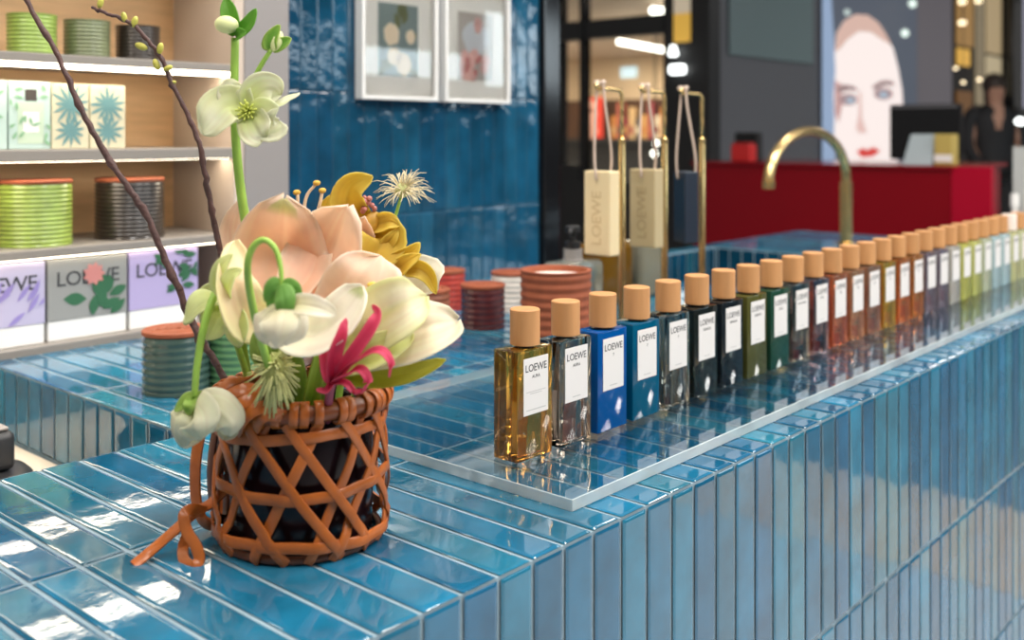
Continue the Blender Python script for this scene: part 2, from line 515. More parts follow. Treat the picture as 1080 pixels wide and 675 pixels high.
bottle = thing('perfume_bottle', 'x', 'perfume bottle', (.294, .139, BZ))
def loc_obj(name, bm, m, parent, smooth=False):
    """part whose mesh is already in the parent's own coordinates"""
    bmesh.ops.translate(bm, verts=bm.verts[:], vec=origin_of(parent))
    return obj(name, bm, m, parent, smooth)
body0 = loc_obj('glass_body', bottle_body(), M_clear, bottle, 40)
loc_obj('collar', lathe(bmesh.new(), [(0,BH+.0002),(.0088,BH+.0002),(.0088,BH+.0022),(0,BH+.0022)], (0,-.002,0), 28), mat('smoked collar', (.05,.045,.04), .2, metal=.6), bottle, 40)
CR = .0137
loc_obj('wooden_cap', lathe(bmesh.new(), [(0,BH+.0024),(CR-.0006,BH+.0024),(CR,BH+.003),(CR,BH+.0338),(CR-.0008,BH+.0346),(0,BH+.0346)], (0,-.002,0), 48), M_capw, bottle, 40)
LX0, LX1, LZ0, LZ1 = -.0165, .0175, .040, .0905
lab = loc_obj('label', B((LX0, -BD/2-.0006, LZ0), (LX1, -BD/2-.0001, LZ1)), M_label, bottle)
LC = (LX0+LX1)/2; LY = -BD/2-.0006
bo = V(bottle.location)
brand = obj('lettering', text_bm('LOEWE', .0092, bo + V((LC, LY, .0785)), X3, Z3, bold=.008, sx=.98, depth=.0001, spacing=.98), M_ink, lab)

SPECS = [
 # colour, transmission, roughness, subtitle, label
 ((.80,.42,.07), .95, .01, 'AURA', 'clear amber gold perfume bottle with white label, nearest in the bottle row'),
 ((.52,.44,.36), 1, .01, 'AURA', 'clear smoky taupe perfume bottle between the amber bottle and the cobalt blue one'),
 ((.0,.075,.29), .15, .06, '7', 'bright cobalt blue perfume bottle with plain white label'),
 ((.0,.085,.17), .15, .06, '7', 'teal blue perfume bottle standing right behind the cobalt blue bottle'),
 ((.34,.35,.32), 1, .01, '7', 'see-through dark grey perfume bottle just behind the teal blue one'),
 ((.035,.045,.04), .8, .03, 'ESENCIA', 'blackish perfume bottle two places behind the teal blue bottle'),
 ((.030,.042,.05), .8, .03, 'ESENCIA', 'black blue perfume bottle in front of the olive bottle'),
 ((.075,.075,.018), .15, .08, 'ESENCIA', 'opaque olive green perfume bottle beside the dark green bottle'),
 ((.012,.055,.032), .15, .08, 'SOLO', 'opaque dark forest green perfume bottle just behind the olive one'),
 ((.36,.33,.28), 1, .02, 'SOLO CEDRO', 'dark grey brown perfume bottle just behind the forest green one'),
 ((.48,.32,.34), 1, .02, 'SOLO', 'dark mauve perfume bottle second behind the forest green one'),
 ((.80,.26,.12), .88, .01, '001', 'clear red brown perfume bottle third behind the forest green one'),
 ((.82,.42,.22), .88, .01, '001', 'clear orange brown perfume bottle fourth behind the forest green one'),
 ((.62,.34,.22), .88, .01, '001', 'dark brown perfume bottle just before the mustard yellow one'),
 ((.80,.52,.06), .88, .01, '001', 'mustard yellow perfume bottle just before the two orange bottles'),
 ((.90,.30,.08), .88, .01, '001', 'vivid orange perfume bottle, nearer of the two orange ones'),
 ((.90,.36,.08), .88, .01, '001', 'vivid orange perfume bottle, farther of the two orange ones'),
 ((.42,.34,.40), .85, .01, '', 'violet grey perfume bottle right behind the two orange bottles'),
 ((.40,.33,.40), .85, .01, '', 'violet grey perfume bottle second behind the two orange bottles'),
 ((.62,.59,.53), .55, .02, '', 'pale grey perfume bottle just before the lime yellow ones'),
 ((.66,.66,.16), .55, .02, '', 'lime yellow perfume bottle, nearer of the two lime ones'),
 ((.68,.69,.22), .55, .02, '', 'lime yellow perfume bottle, farther of the two lime ones'),
 ((.68,.72,.52), .55, .02, '', 'very pale green perfume bottle right behind the lime ones'),
 ((.56,.72,.74), .5, .02, '', 'pale ice blue perfume bottle, nearer of the two icy ones'),
 ((.58,.74,.76), .5, .02, '', 'pale ice blue perfume bottle, farther of the two icy ones'),
 ((.74,.72,.36), .5, .02, '', 'pale yellow perfume bottle with a whitish cap near the row end'),
 ((.74,.76,.42), .5, .02, '', 'pale yellow green perfume bottle at the right edge of the photo'),
]
M_palecap = mat('whitewashed wood', (.78,.66,.58), .45, var=.06, vscale=60)
for k, (c, tr, ro, sub, lb) in enumerate(SPECS):
    if k == 0:
        b = bottle; b['label'] = lb
    else:
        b = dup(bottle, (.294 + .05916*k, .139, BZ), lb)
    b['group'] = 'perfume bottles in the row'
    for g in part_of(b, 'glass_body'): set_mat(g, glass('bottle glass', c, ro, tr))
    for g in part_of(b, 'wooden_cap'):
        g.rotation_euler = (0, 0, k*1.3)
        g.location = V((0, -.002, 0)) - Matrix.Rotation(k*1.3, 3, 'Z') @ V((0, -.002, 0))
        if k == 25: set_mat(g, M_palecap)
for k, (c, tr, ro, sub, lb) in enumerate(SPECS):
    if k > 16: break
    b = [o for o in COL.objects if o.get('label') == lb][0]
    l = part_of(b, 'label')[0]
    o = V(b.location)
    if sub: obj('subtitle', text_bm(sub, .0042 if len(sub) < 8 else .0036, o + V((LC, LY, .0722)), X3, Z3, bold=.006, depth=.0001), M_ink, l)
    if k < 12:
        bm = bmesh.new()
        hw = .0135 if k == 0 else .006
        box(bm, (o.x+LC-hw, o.y+LY-.0001, o.z+.0437), (o.x+LC+hw, o.y+LY, o.z+.0446))
        if k == 0:
            box(bm, (o.x+LC-.0135, o.y+LY-.0001, o.z+.0600), (o.x+LC+.0135, o.y+LY, o.z+.0606))
            box(bm, (o.x+LC-.008, o.y+LY-.0001, o.z+.0582), (o.x+LC+.008, o.y+LY, o.z+.0588))
        obj('fine_print', bm, M_greyink, l)

# ------------------------------------------------------------------ ribbed ceramic candles
def ribbed(r, h, n, amp=.034, wall=.0):
    p = [(0, 0), (r*1.0, 0), (r*1.015, .002)]
    for i in range(n):
        for q, a in ((.1,-amp), (.3,amp*.2), (.5,amp*.55), (.7,amp*.2), (.9,-amp)):
            p.append((r*(1+a*.7), .004 + (h-.006)*(i+q)/n))
    return p
def glaze(name, c, rough=.26):
    return mat(name, c, rough, coat=.4, var=.18, vscale=40)
def candle(label, cx, cy, z, r, h, m, n=7, lid=True, lidm=None, group='ribbed ceramic candle pots', cat='candle', emb=True):
    t = thing('ribbed_candle', label, cat, (cx, cy, z), group)
    hb = h - (.006 if lid else 0)
    pr = ribbed(r, hb, n)
    if lid: pr += [(r*.97, hb), (0, hb)]
    else: pr += [(r*1.015, hb-.001), (r*1.01, hb+.001), (r*.90, hb+.001), (r*.88, hb-.001), (r*.88, hb-.010), (0, hb-.010)]
    obj('pot', lathe(bmesh.new(), pr, (cx, cy, z), 56), m, t, 50)
    if lid:
        l = obj('lid', lathe(bmesh.new(), [(0,hb+.0004),(r*1.0,hb+.0004),(r*1.02,hb+.0012),(r*1.02,hb+.0046),(r*.99,hb+.0056),(r*.82,hb+.0054),(r*.80,hb+.0050),(r*.76,hb+.0050),(r*.74,hb+.0055),(0,hb+.0055)], (cx, cy, z), 56), lidm or M_terra, t, 40)
        if emb:
            obj('embossing', text_bm('LOEWE', r*.42, V((cx, cy - r*.14, z+hb+.0054)), (.8,-.6,0), (.6,.8,0), depth=.0005), lidm or M_terra, l)
    return t
candle('dark teal green ribbed candle pot with terracotta lid at the counter return', .234, .626, CT, .0385, .073, glaze('teal green glaze', (.045,.085,.072)), 7)
candle('mid green ribbed candle pot half hidden behind the white drooping flower', .300, .598, CT, .0355, .074, glaze('mid green glaze', (.10,.24,.10)), 8)
candle('brown terracotta ribbed candle pot beside the big white lily petal', .614, .600, CT, .0345, .080, mat('brown terracotta', (.25,.08,.04), .5, var=.1), 8)
candle('burgundy glazed ribbed candle pot left of the large open candle', .763, .627, CT, .0345, .068, glaze('burgundy glaze', (.075,.013,.014)), 6)
candle('bright red glazed ribbed candle pot behind the brown terracotta one', .845, .795, CT, .036, .068, glaze('red glaze', (.42,.045,.03)), 6)
candle('white glazed ribbed candle pot peeking out left of the large candle', .915, .700, CT, .036, .066, glaze('white glaze', (.72,.66,.60)), 6)
big = candle('large open terracotta ribbed candle with white wax behind the bottles', .732, .455, CT, .0505, .107, M_terra, 8, lid=False)
obj('wax', lathe(bmesh.new(), [(0,.0962),(.0440,.0962),(.0440,.0995),(.038,.0990),(0,.0985)], (.732,.455,CT), 48), mat('white wax', (.80,.72,.66), .45, sub=.3, bump=.0012, bscale=70), big, 40)
for a in (0, 2.1, 4.2):
    obj('wick', tube(bmesh.new(), [V((.732+.018*math.cos(a), .455+.018*math.sin(a), CT+.0983)), V((.733+.018*math.cos(a), .455+.018*math.sin(a), CT+.1025))], .001, 6), M_white, big)
Z1, Z2, Z3_ , Z0 = 1.043, 1.180, 1.313, .91
def shelf_pot(label, cx, cy, z, r, h, c, n, lid):
    return candle(label, cx, cy, z, r, h, glaze('shelf pot glaze', c, .3), n, lid=lid, group='ribbed candle pots on the shelves', emb=False)
shelf_pot('open lime green ribbed pot on the top shelf', .243, 1.035, Z3_, .0335, .060, (.27,.40,.08), 9, False)
shelf_pot('open olive grey ribbed pot on the top shelf', .325, 1.035, Z3_, .0330, .058, (.16,.19,.10), 9, False)
shelf_pot('open charcoal brown ribbed pot on the top shelf', .407, 1.035, Z3_, .0330, .056, (.022,.016,.013), 9, False)
shelf_pot('large lime green ribbed candle with terracotta lid on the middle shelf', .238, 1.015, Z1, .0500, .094, (.30,.41,.075), 13, True)
shelf_pot('large charcoal ribbed candle with terracotta lid on the middle shelf', .383, 1.015, Z1, .0500, .092, (.030,.022,.018), 13, True)

# ------------------------------------------------------------------ boxes on the shelves
random.seed(5)
def leaf_shape(cx, cz, ang, l, w):
    pts = []
    for k in range(10):
        t = k/9; pts.append((l*t, w*math.sin(math.pi*t)))
    for k in range(8, 0, -1):
        t = k/9; pts.append((l*t, -w*math.sin(math.pi*t)))
    ca, sa = math.cos(ang), math.sin(ang)
    return [(cx + a*ca - b*sa, cz + a*sa + b*ca) for a, b in pts]
def decal(bm, pts2, y, d=.0003):
    poly(bm, [V((x, y, z)) for x, z in pts2], (0, -d, 0))
def cl(pts, x0, x1, z0, z1):
    return [(min(max(x, x0), x1), min(max(z, z0), z1)) for x, z in pts]
M_ivory = mat('ivory card', (.60,.56,.40), .6)
M_aqua = mat('pale aqua card', (.46,.60,.56), .6)
M_tealink = mat('teal print', (.12,.26,.27), .6)
M_lilac = mat('lilac card', (.44,.37,.62), .6)
M_greyc = mat('grey green card', (.30,.30,.29), .6)
M_greenink = mat('green print', (.03,.13,.06), .6)
M_pinkink = mat('pink print', (.62,.24,.22), .6)
M_violet = mat('violet print', (.30,.24,.55), .6)

def palm_box(label, x0, x1):
    y = .985; z0, z1 = Z2, Z2+.094
    t = thing('palm_print_box', label, 'box', ((x0+x1)/2, y+.03, z0), 'printed boxes on the upper shelf')
    obj('carton', B((x0, y, z0+.0003), (x1, y+.055, z1), .001), M_ivory, t)
    bm = bmesh.new(); cx = (x0+x1)/2
    for zc, L, n in ((z0+.064, .034, 13), (z0+.026, .028, 11)):
        for k in range(n):
            decal(bm, cl(leaf_shape(cx, zc, 2*math.pi*k/n+.2, L*random.uniform(.7,1), .0026), x0+.001, x1-.001, z0+.001, z1-.001), y-.0002 - .00005*k, .0001)
    decal(bm, [(cx-.0007,z0+.002),(cx+.0007,z0+.002),(cx+.0007,z0+.075),(cx-.0007,z0+.075)], y-.0001, .0001)
    obj('palm_print', bm, M_tealink, t)
palm_box('ivory box printed with a teal palm, left of the two', .2495, .3035)
palm_box('ivory box printed with a teal palm, right of the two', .3055, .3600)
t = thing('bottle_print_box', 'aqua box printed with a perfume bottle on the upper shelf', 'box', (.215, .985+.03, Z2), 'printed boxes on the upper shelf')
obj('carton', B((.190, .985, Z2+.0003), (.2475, 1.04, Z2+.095), .001), M_aqua, t)
obj('bottle_print', B((.202,.9846,Z2+.008),(.238,.9849,Z2+.066)), mat('pale green print', (.50,.62,.48), .6), t)
obj('cap_print', B((.212,.9844,Z2+.068),(.228,.9849,Z2+.084)), mat('dark cap print', (.05,.04,.035), .6), t)
obj('label_print', B((.209,.9842,Z2+.024),(.231,.9846,Z2+.052)), M_white, t)
bm = bmesh.new()
for k in range(16): decal(bm, cl(leaf_shape(random.uniform(.194,.244), Z2+random.uniform(.01,.085), random.uniform(0,6), .013, .0022), .191,.2465,Z2+.001,Z2+.094), .9840-.0001*k, .0001)
obj('leaf_print', bm, mat('leaf green print', (.22,.42,.25), .6), t)
t = thing('bottle_print_box', 'aqua leaf-print box cut by the left edge of the photo', 'box', (.15, .985+.03, Z2), 'printed boxes on the upper shelf')
obj('carton', B((.130, .985, Z2+.0003), (.188, 1.04, Z2+.095), .001), M_aqua, t)
bm = bmesh.new()
for k in range(16): decal(bm, cl(leaf_shape(random.uniform(.134,.184), Z2+random.uniform(.01,.085), random.uniform(0,6), .013, .0022), .131,.187,Z2+.001,Z2+.094), .9848-.0001*k, .0001)
obj('leaf_print', bm, mat('leaf green print', (.22,.42,.25), .6), t)

def gift_box(label, x0, x1, m, deco):
    y = .965; z0 = Z0; z1 = 1.0245; zm = z0 + .028
    t = thing('gift_box', label, 'box', ((x0+x1)/2, y+.03, z0), 'large lettered boxes on the bottom shelf')
    obj('base_tray', B((x0+.001, y+.001, z0+.0003), (x1-.001, y+.08, zm-.0002), .001), M_white, t)
    l = obj('lid', B((x0, y, zm), (x1, y+.081, z1), .001), m, t)
    obj('lettering', text_bm('LOEWE', .0290, V(((x0+x1)/2, y-.0001, z1-.038)), X3, Z3, bold=.006, sx=1.0, depth=.0002, spacing=.95), M_ink, l)
    deco(l, x0, x1, y, zm, z1)
    return t
def deco_green(l, x0, x1, y, z0, z1):
    bm = bmesh.new()
    for k in range(17):
        c = (x1-.008-.05*random.random(), z0+.005+.08*random.random())
        decal(bm, cl(leaf_shape(c[0], c[1], random.uniform(0,6.3), .022, .005), x0+.002, x1-.002, z0+.001, z1-.002), y-.0006-.0001*k, .0001)
    obj('leaf_print', bm, M_greenink, l)
def deco_flower(l, x0, x1, y, z0, z1):
    bm = bmesh.new()
    for k in range(12):
        decal(bm, cl(leaf_shape(x0+.055+.05*random.random(), z0+.045*random.random(), random.uniform(.3,2.8), .03, .007), x0+.002, x1-.002, z0+.001, z1-.002), y-.0006-.0001*k, .0001)
    decal(bm, leaf_shape(x0+.022, z0+.030, -.1, .034, .009), y-.0004, .0001)
    obj('leaf_print', bm, M_greenink, l)
    bm = bmesh.new()
    for k in range(9): decal(bm, cl(leaf_shape(x0+.066, z0+.062, 2*math.pi*k/9, .017, .0045), x0, x1, z0, z1-.002), y-.002-.0001*k, .0001)
    obj('flower_print', bm, M_pinkink, l)
def deco_lilac(l, x0, x1, y, z0, z1):
    bm = bmesh.new()
    for k in range(14): decal(bm, cl(leaf_shape(x0+.11*random.random(), z0+.05*random.random(), random.uniform(0,1.2), .03, .0035), x0+.002, x1-.002, z0+.001, z1-.002), y-.0004-.0001*k, .0001)
    obj('sprig_print', bm, M_violet, l)
gift_box('lilac gift box cut off by the left edge of the photo', .116, .231, mat('pale lilac card', (.50,.46,.64), .6), deco_lilac)
gift_box('grey green gift box with pink flower print between two lilac boxes', .2345, .352, M_greyc, deco_flower)
gift_box('lilac gift box with dark green leaves nearest the shelf end', .3555, .470, M_lilac, deco_green)

# ------------------------------------------------------------------ framed pictures
def picture(label, x0, x1, z0, z1, px, bg, deco):
    y = .9965
    t = thing('framed_picture', label, 'picture', ((x0+x1)/2, y, z0), 'framed flower pictures on the blue wall')
    w = .007
    f = bmesh.new()
    for lo, hi in (((x0,z0),(x1,z0+w)), ((x0,z1-w),(x1,z1)), ((x0,z0+w),(x0+w,z1-w)), ((x1-w,z0+w),(x1,z1-w))):
        box(f, (lo[0], y-.022, lo[1]), (hi[0], y-.001, hi[1]))
    obj('frame', f, mat('white frame', (.74,.73,.71), .4), t)
    obj('mat_board', B((x0+w, y-.009, z0+w), (x1-w, y-.002, z1-w)), mat('cream mat board', (.76,.73,.69), .7), t)
    p = obj('print', B((px[0], y-.0096, px[2]), (px[1], y-.0091, px[3])), bg, t)
    deco(p, px, y-.0097)
    obj('glazing', B((x0+w, y-.0150, z0+w), (x1-w, y-.0135, z1-w)), M_clear, t)
def blob(bm, cx, cz, rx, rz, y, n=18, wob=.12):
    decal(bm, [(cx+rx*math.cos(2*math.pi*k/n)*(1+random.uniform(-wob,wob)), cz+rz*math.sin(2*math.pi*k/n)*(1+random.uniform(-wob,wob))) for k in range(n)], y, .0001)
def deco_peony(p, q, y):
    w, h = q[1]-q[0], q[3]-q[2]
    bm = bmesh.new()
    for u, v, a in ((.55,.80,1.6),(.6,.72,1.2),(.52,.66,1.9),(.70,.5,.5),(.35,.12,2.8),(.25,.14,3.6),(.75,.1,-.4),(.62,.86,1.5)):
        decal(bm, cl(leaf_shape(q[0]+u*w, q[2]+v*h, a, .032, .008), q[0],q[1],q[2],q[3]), y, .0001)
    obj('leaf_print', bm, mat('moss print', (.12,.13,.05), .6), p)
    bm = bmesh.new()
    for u, v, a, b in ((.32,.57,.020,.021),(.80,.56,.012,.014),(.38,.28,.017,.017),(.62,.17,.019,.022)): blob(bm, q[0]+u*w, q[2]+v*h, a, b, y-.0002)
    obj('flower_print', bm, mat('cream flower print', (.72,.58,.42), .6), p)
def deco_pink(p, q, y):
    w, h = q[1]-q[0], q[3]-q[2]
    bm = bmesh.new()
    blob(bm, q[0]+.5*w, q[2]+.62*h, w*.4, h*.24, y); obj('cloud_print', bm, mat('pale grey print', (.50,.52,.56), .6), p)
    bm = bmesh.new()
    for k in range(16): blob(bm, q[0]+w*random.uniform(.12,.88), q[2]+h*random.uniform(.06,.40), .012, .012, y-.0002-.0001*k, 12)
    blob(bm, q[0]+.55*w, q[2]+.82*h, .012, .017, y-.0003)
    obj('flower_print', bm, mat('dusty pink print', (.58,.33,.30), .6, var=.3, vscale=60), p)
    bm = bmesh.new()
    for k in range(7): blob(bm, q[0]+w*random.uniform(.2,.8), q[2]+h*random.uniform(.1,.36), .006, .007, y-.0020-.0001*k, 10)
    obj('petal_print', bm, mat('red pink print', (.45,.14,.13), .6), p)
picture('white framed picture of cream flowers on grey green, left on the tiled wall', .813, 1.007, 1.267, 1.52, (.861,.963,1.312,1.450), mat('grey green print ground', (.17,.22,.22), .6), deco_peony)
picture('white framed picture of dusty pink flowers, right on the tiled wall', 1.028, 1.221, 1.267, 1.51, (1.074,1.179,1.313,1.452), mat('taupe print ground', (.38,.34,.31), .6), deco_pink)

# ------------------------------------------------------------------ soap bars on ropes and their brass stands
def stand(label, x, y):
    t = thing('brass_hook_stand', label, 'stand', (x, y, CT), 'brass stands carrying the soaps')
    obj('base', lathe(bmesh.new(), [(0,.0004),(.034,.0004),(.034,.005),(.032,.006),(0,.006)], (x,y,CT), 40), M_brass, t, 40)
    obj('pole', lathe(bmesh.new(), [(0,.006),(.0058,.006),(.0058,.284),(.0052,.286),(0,.286)], (x,y,CT), 20), M_brass, t, 40)
    obj('ferrule', lathe(bmesh.new(), [(0,.2862),(.0062,.2862),(.0062,.294),(.004,.296),(0,.296)], (x,y,CT), 20), M_brass, t, 40)
    pts = [V((x,y,CT+.295)), V((x,y,CT+.34)), V((x,y,CT+.360))]
    for a in range(1, 7):
        th = a/6*math.pi/2; pts.append(V((x-.010*(1-math.cos(th)), y, CT+.360+.010*math.sin(th))))
    pts += [V((x-.04,y,CT+.3705)), V((x-.062,y,CT+.3700)), V((x-.066,y,CT+.3725)), V((x-.0675,y,CT+.378))]
    obj('hook', tube(bmesh.new(), pts, .0033, 10), M_brass, t, True)
def soap(label, x, y, zt, h, m, mr, txt=True):
    """bar soap on a cord hanging from the hook end of its stand"""
    cx = x - .052
    t = thing('rope_soap', label, 'soap', (cx, y, zt-h), 'bar soaps hanging on cords')
    w, d = .0125, .0245
    b = obj('soap_bar', B((cx-w, y-d, zt-h), (cx+w, y+d, zt), .0022, 3), m, t)
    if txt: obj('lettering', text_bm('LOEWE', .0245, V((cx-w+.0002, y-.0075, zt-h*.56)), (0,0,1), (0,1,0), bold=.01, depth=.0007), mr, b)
    top = V((cx-.004, y, CT+.3735))
    r = bmesh.new()
    tube(r, smooth_path([V((cx-w-.0016, y, zt-.013)), V((cx-w-.003, y, zt-.004)), V((cx-w-.0035, y+.002, zt+.03)), top+V((-.004,.0045,-.02)), top+V((-.002,.0040,.002)), top+V((0,0,.0048)), top+V((.002,-.0040,.002)), top+V((.0045,-.006,-.03)), V((cx+w+.0005, y-.008, zt+.03)), V((cx+w+.0025, y-.005, zt-.004)), V((cx+w+.0016, y, zt-.013))], 8), .0021, 8)
    obj('cord', r, mat('pale cotton cord', (.56,.44,.36), .85, bump=.0012, bscale=500), t, True)
    k = bmesh.new(); ellipsoid(k, top + V((-.004,.003,.005)), (.006,.005,.0045)); ellipsoid(k, top + V((.003,-.003,.006)), (.005,.004,.004))
    obj('knot', k, mat('pale cotton knot', (.60,.48,.40), .85, bump=.0012, bscale=500), t, True)
    return t
YS = .454
for lb, x in (('brass hook stand on the counter carrying the cream soap', .893), ('brass hook stand on the counter carrying the taupe soap', 1.013), ('brass hook stand on the counter carrying the navy soap', 1.131)): stand(lb, x, YS)
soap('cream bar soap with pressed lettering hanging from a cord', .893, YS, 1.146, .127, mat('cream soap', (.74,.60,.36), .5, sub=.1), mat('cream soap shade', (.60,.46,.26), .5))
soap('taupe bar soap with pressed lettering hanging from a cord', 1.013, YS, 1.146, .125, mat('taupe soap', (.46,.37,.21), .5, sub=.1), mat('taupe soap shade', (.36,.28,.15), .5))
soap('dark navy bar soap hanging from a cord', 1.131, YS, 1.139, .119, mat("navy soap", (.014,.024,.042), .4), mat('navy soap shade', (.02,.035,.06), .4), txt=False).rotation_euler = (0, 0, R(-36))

# ------------------------------------------------------------------ liquid soap bottles behind
def pump_bottle(label, x, y, col, h=.10, liq=.4, pump=True, w=.052, tr_=.8):
    t = thing('liquid_soap_bottle', label, 'bottle', (x, y, CT), 'liquid soap bottles behind the brass stands')
    bm = bmesh.new(); box(bm, (x-w, y-.030, CT+.0003), (x+w, y+.030, CT+h), .011, 4)
    obj('glass_body', bm, mat('bottle glass', col, .02, trans=tr_, ior=1.33), t, 40)
    if pump:
        obj('neck', lathe(bmesh.new(), [(0,h),(.018,h),(.018,h+.002),(.016,h+.003),(.016,h+.020),(.0,h+.020)], (x,y,CT), 28), mat('smoky collar', (.30,.28,.27), .3), t, 40)
        p = lathe(bmesh.new(), [(0,h+.0202),(.013,h+.0202),(.0135,h+.032),(.006,h+.034),(.006,h+.047),(.0125,h+.048),(.0125,h+.057),(.010,h+.059),(0,h+.059)], (x,y,CT), 28)
        obj('pump', p, M_blackm, t, 40)
        obj('nozzle', tube(bmesh.new(), [V((x-.008,y-.004,CT+h+.053)), V((x-.030,y-.018,CT+h+.053)), V((x-.034,y-.021,CT+h+.047))], .004, 8), M_blackm, t, True)
pump_bottle('clear pump bottle with black pump behind the large open candle', .957, .60, (.60,.58,.48), h=.088, tr_=.85)
pump_bottle('amber filled glass bottle below the cream soap', 1.075, .62, (.22,.105,.012), h=.108, pump=False, w=.05, tr_=.45)
pump_bottle('pale glass bottle below the taupe soap', 1.185, .62, (.34,.32,.24), h=.104, pump=False, w=.04, tr_=.55)

# ------------------------------------------------------------------ tap
fx, fy = 2.30, .70
t = thing('gooseneck_tap', 'tall brass gooseneck tap rising behind the row of bottles', 'tap', (fx, fy, CT))
obj('base', lathe(bmesh.new(), [(0,.0004),(.024,.0004),(.024,.006),(.016,.010),(.016,.03),(0,.03)], (fx,fy,CT), 32), M_brass, t, 40)
pts = [V((fx,fy,CT+.02))] + [V((fx,fy,CT+.02+.025*k)) for k in range(1,7)]
Dv = V((-.95,.0,0)).normalized(); rr = .225; zc = CT+.185
for k in range(1, 25):
    th = math.pi*.97*k/24
    pts.append(V((fx,fy,zc)) + Dv*(rr*(1-math.cos(th))) + V((0,0,1))*(rr*.56*math.sin(th)))
e = pts[-1]; pts += [e+V((0,0,-.004)), e+V((0,0,-.008))]
obj('spout', tube(bmesh.new(), pts, .0125, 18), M_brass, t, True)
obj('nozzle', lathe(bmesh.new(), [(0,0),(.0145,0),(.0145,.02),(0,.02)], (e.x,e.y,e.z-.026), 24), M_brass, t, 40)
obj('sleeve', lathe(bmesh.new(), [(.0128,0),(.0165,0),(.0165,.14),(.0128,.14)], (fx,fy,CT+.0305), 32), M_brass, t, 40)
# ------------------------------------------------------------------ leather basket with its vase
BC = V((.065, .161, CT)); PH0 = math.atan2(TOCAM.y, TOCAM.x)
basket = thing('basket_vase', 'dark vase wrapped in a tan woven leather strap basket holding the flowers', 'basket', BC)
def cyl(phi, r, z): return BC + V((r*math.cos(phi), r*math.sin(phi), z))
def rad(phi): return V((math.cos(phi), math.sin(phi), 0))
def rr_at(z): return .0605 + .0022*math.sin(math.pi*min(max(z/.11, 0), 1)) + (.0022 if z < .02 else 0)
obj('vase', lathe(bmesh.new(), [(0,.0008),(.047,.0008),(.052,.006),(.0535,.05),(.052,.09),(.0500,.0985),(.0480,.0985),(.0490,.09),(.0490,.03),(0,.028)], BC, 48), M_vase, basket, True)
for zc in (.088, .049, .0125):
    pts = [cyl(2*math.pi*k/96, rr_at(zc)+.0002+.0011*math.sin(12*2*math.pi*k/96+zc*90), zc+.0022*math.sin(2*2*math.pi*k/96+zc*60)) for k in range(97)]
    obj('weave_band', ribbon(bmesh.new(), pts, [rad(2*math.pi*k/96) for k in range(97)], .0078, .0020), M_leather, basket, 50)
random.seed(3)
NS = 11
for fam, sweep, off in (('A', R(60), .0014), ('B', -R(46), -.0006)):
    for i in range(NS):
        p0 = PH0 + 2*math.pi*(i + (.12 if fam == 'A' else .62))/NS + random.uniform(-.09, .09)
        sw = sweep*random.uniform(.88, 1.12); pts = []; nr = []
        for k in range(23):
            t = k/22; z = .100 - .0985*t; ph = p0 + sw*t
            wob = .0013*math.cos(t*math.pi*3 + (0 if fam == 'A' else math.pi))
            rr = rr_at(z) + off + wob
            if t > .93: rr -= .004*(t-.93)/.07
            pts.append(cyl(ph, rr, z)); nr.append(rad(ph))
        obj('diagonal_strap', ribbon(bmesh.new(), pts, nr, random.uniform(.0066, .0078), .0019), M_leather, basket, 50)
# foot ring and rim
pts = [cyl(2*math.pi*k/72, .0575, .0035) for k in range(73)]
obj('foot_ring', tube(bmesh.new(), pts, .0030, 8, cap=False), M_darkleather, basket, True)
bm = bmesh.new()
tube(bm, [cyl(2*math.pi*k/96, .0605, .1055+.001*math.sin(3*2*math.pi*k/96)) for k in range(97)], .0062, 12, cap=False)
rim = obj('rolled_rim', bm, mat('dark rim leather', (.22,.055,.012), .35, var=.2, vscale=45), basket, True)  # rolled rim in a darker leather tone than the wraps over it
for i in range(38):
    ph = 2*math.pi*i/38 + random.uniform(-.06, .06)
    if i in (3, 9): ph += .05
    pts = []; nr = []
    for k in range(13):
        a = math.pi*(-.62) + math.pi*1.35*k/12
        pts.append(cyl(ph + .03*(k/12-.5), .0605 + .0074*math.cos(a), .1055 + .0085*math.sin(a))); nr.append(rad(ph)*math.cos(a) + V((0,0,1))*math.sin(a))
    obj('rim_wrap', ribbon(bmesh.new(), pts, nr, .0062, .0016), M_leather, rim, 50)
# coiled knot of straps on the left of the rim
def pr(*q): return [at(*a) for a in q]
def strap(name, q, w, n=None, m=M_leather, parent=basket, th=.0019, nn=8):
    pts = smooth_path(pr(*q), nn)
    if n is None: n = TOCAM
    if hasattr(n, '__call__'): n = [n(p) for p in pts]
    return obj(name, ribbon(bmesh.new(), pts, n, w, th), m, parent, 50)
outn = lambda p: (p - (BC + V((0,0,.095)))).normalized()
for q in ([(224,446,.748),(224,424,.735),(238,406,.728),(264,398,.738),(288,404,.775)], [(230,452,.730),(231,428,.716),(250,413,.710),(276,408,.724),(296,415,.76)],
          [(238,456,.722),(243,436,.704),(262,422,.700),(286,418,.714),(304,426,.745)], [(250,456,.716),(258,440,.700),(274,430,.698),(294,430,.708),(310,440,.725)], [(268,452,.708),(276,440,.698),(290,437,.698),(306,442,.708)]):
    strap('knot_strap', q, .0092, outn)
strap('hanging_loop', [(236,430,.775),(216,446,.770),(207,480,.765),(206,520,.765),(212,546,.765),(224,553,.768),(231,540,.775),(230,500,.78),(229,460,.78),(238,440,.785)], .0098, lambda p: (TOCAM + RIGHT*-.5))
strap('hanging_loop', [(240,435,.765),(228,452,.755),(222,490,.752),(223,525,.752),(230,547,.756),(238,540,.765),(238,500,.775)], .0075, lambda p: (TOCAM + RIGHT*-.9), M_darkleather)
strap('strap_tail', [(236,517,.748),(222,531,.742),(205,541,.732),(180,563,.725),(158,582,.7205),(141,596,.712)], .0078, lambda p: V((0,0,1)) + TOCAM*.9)
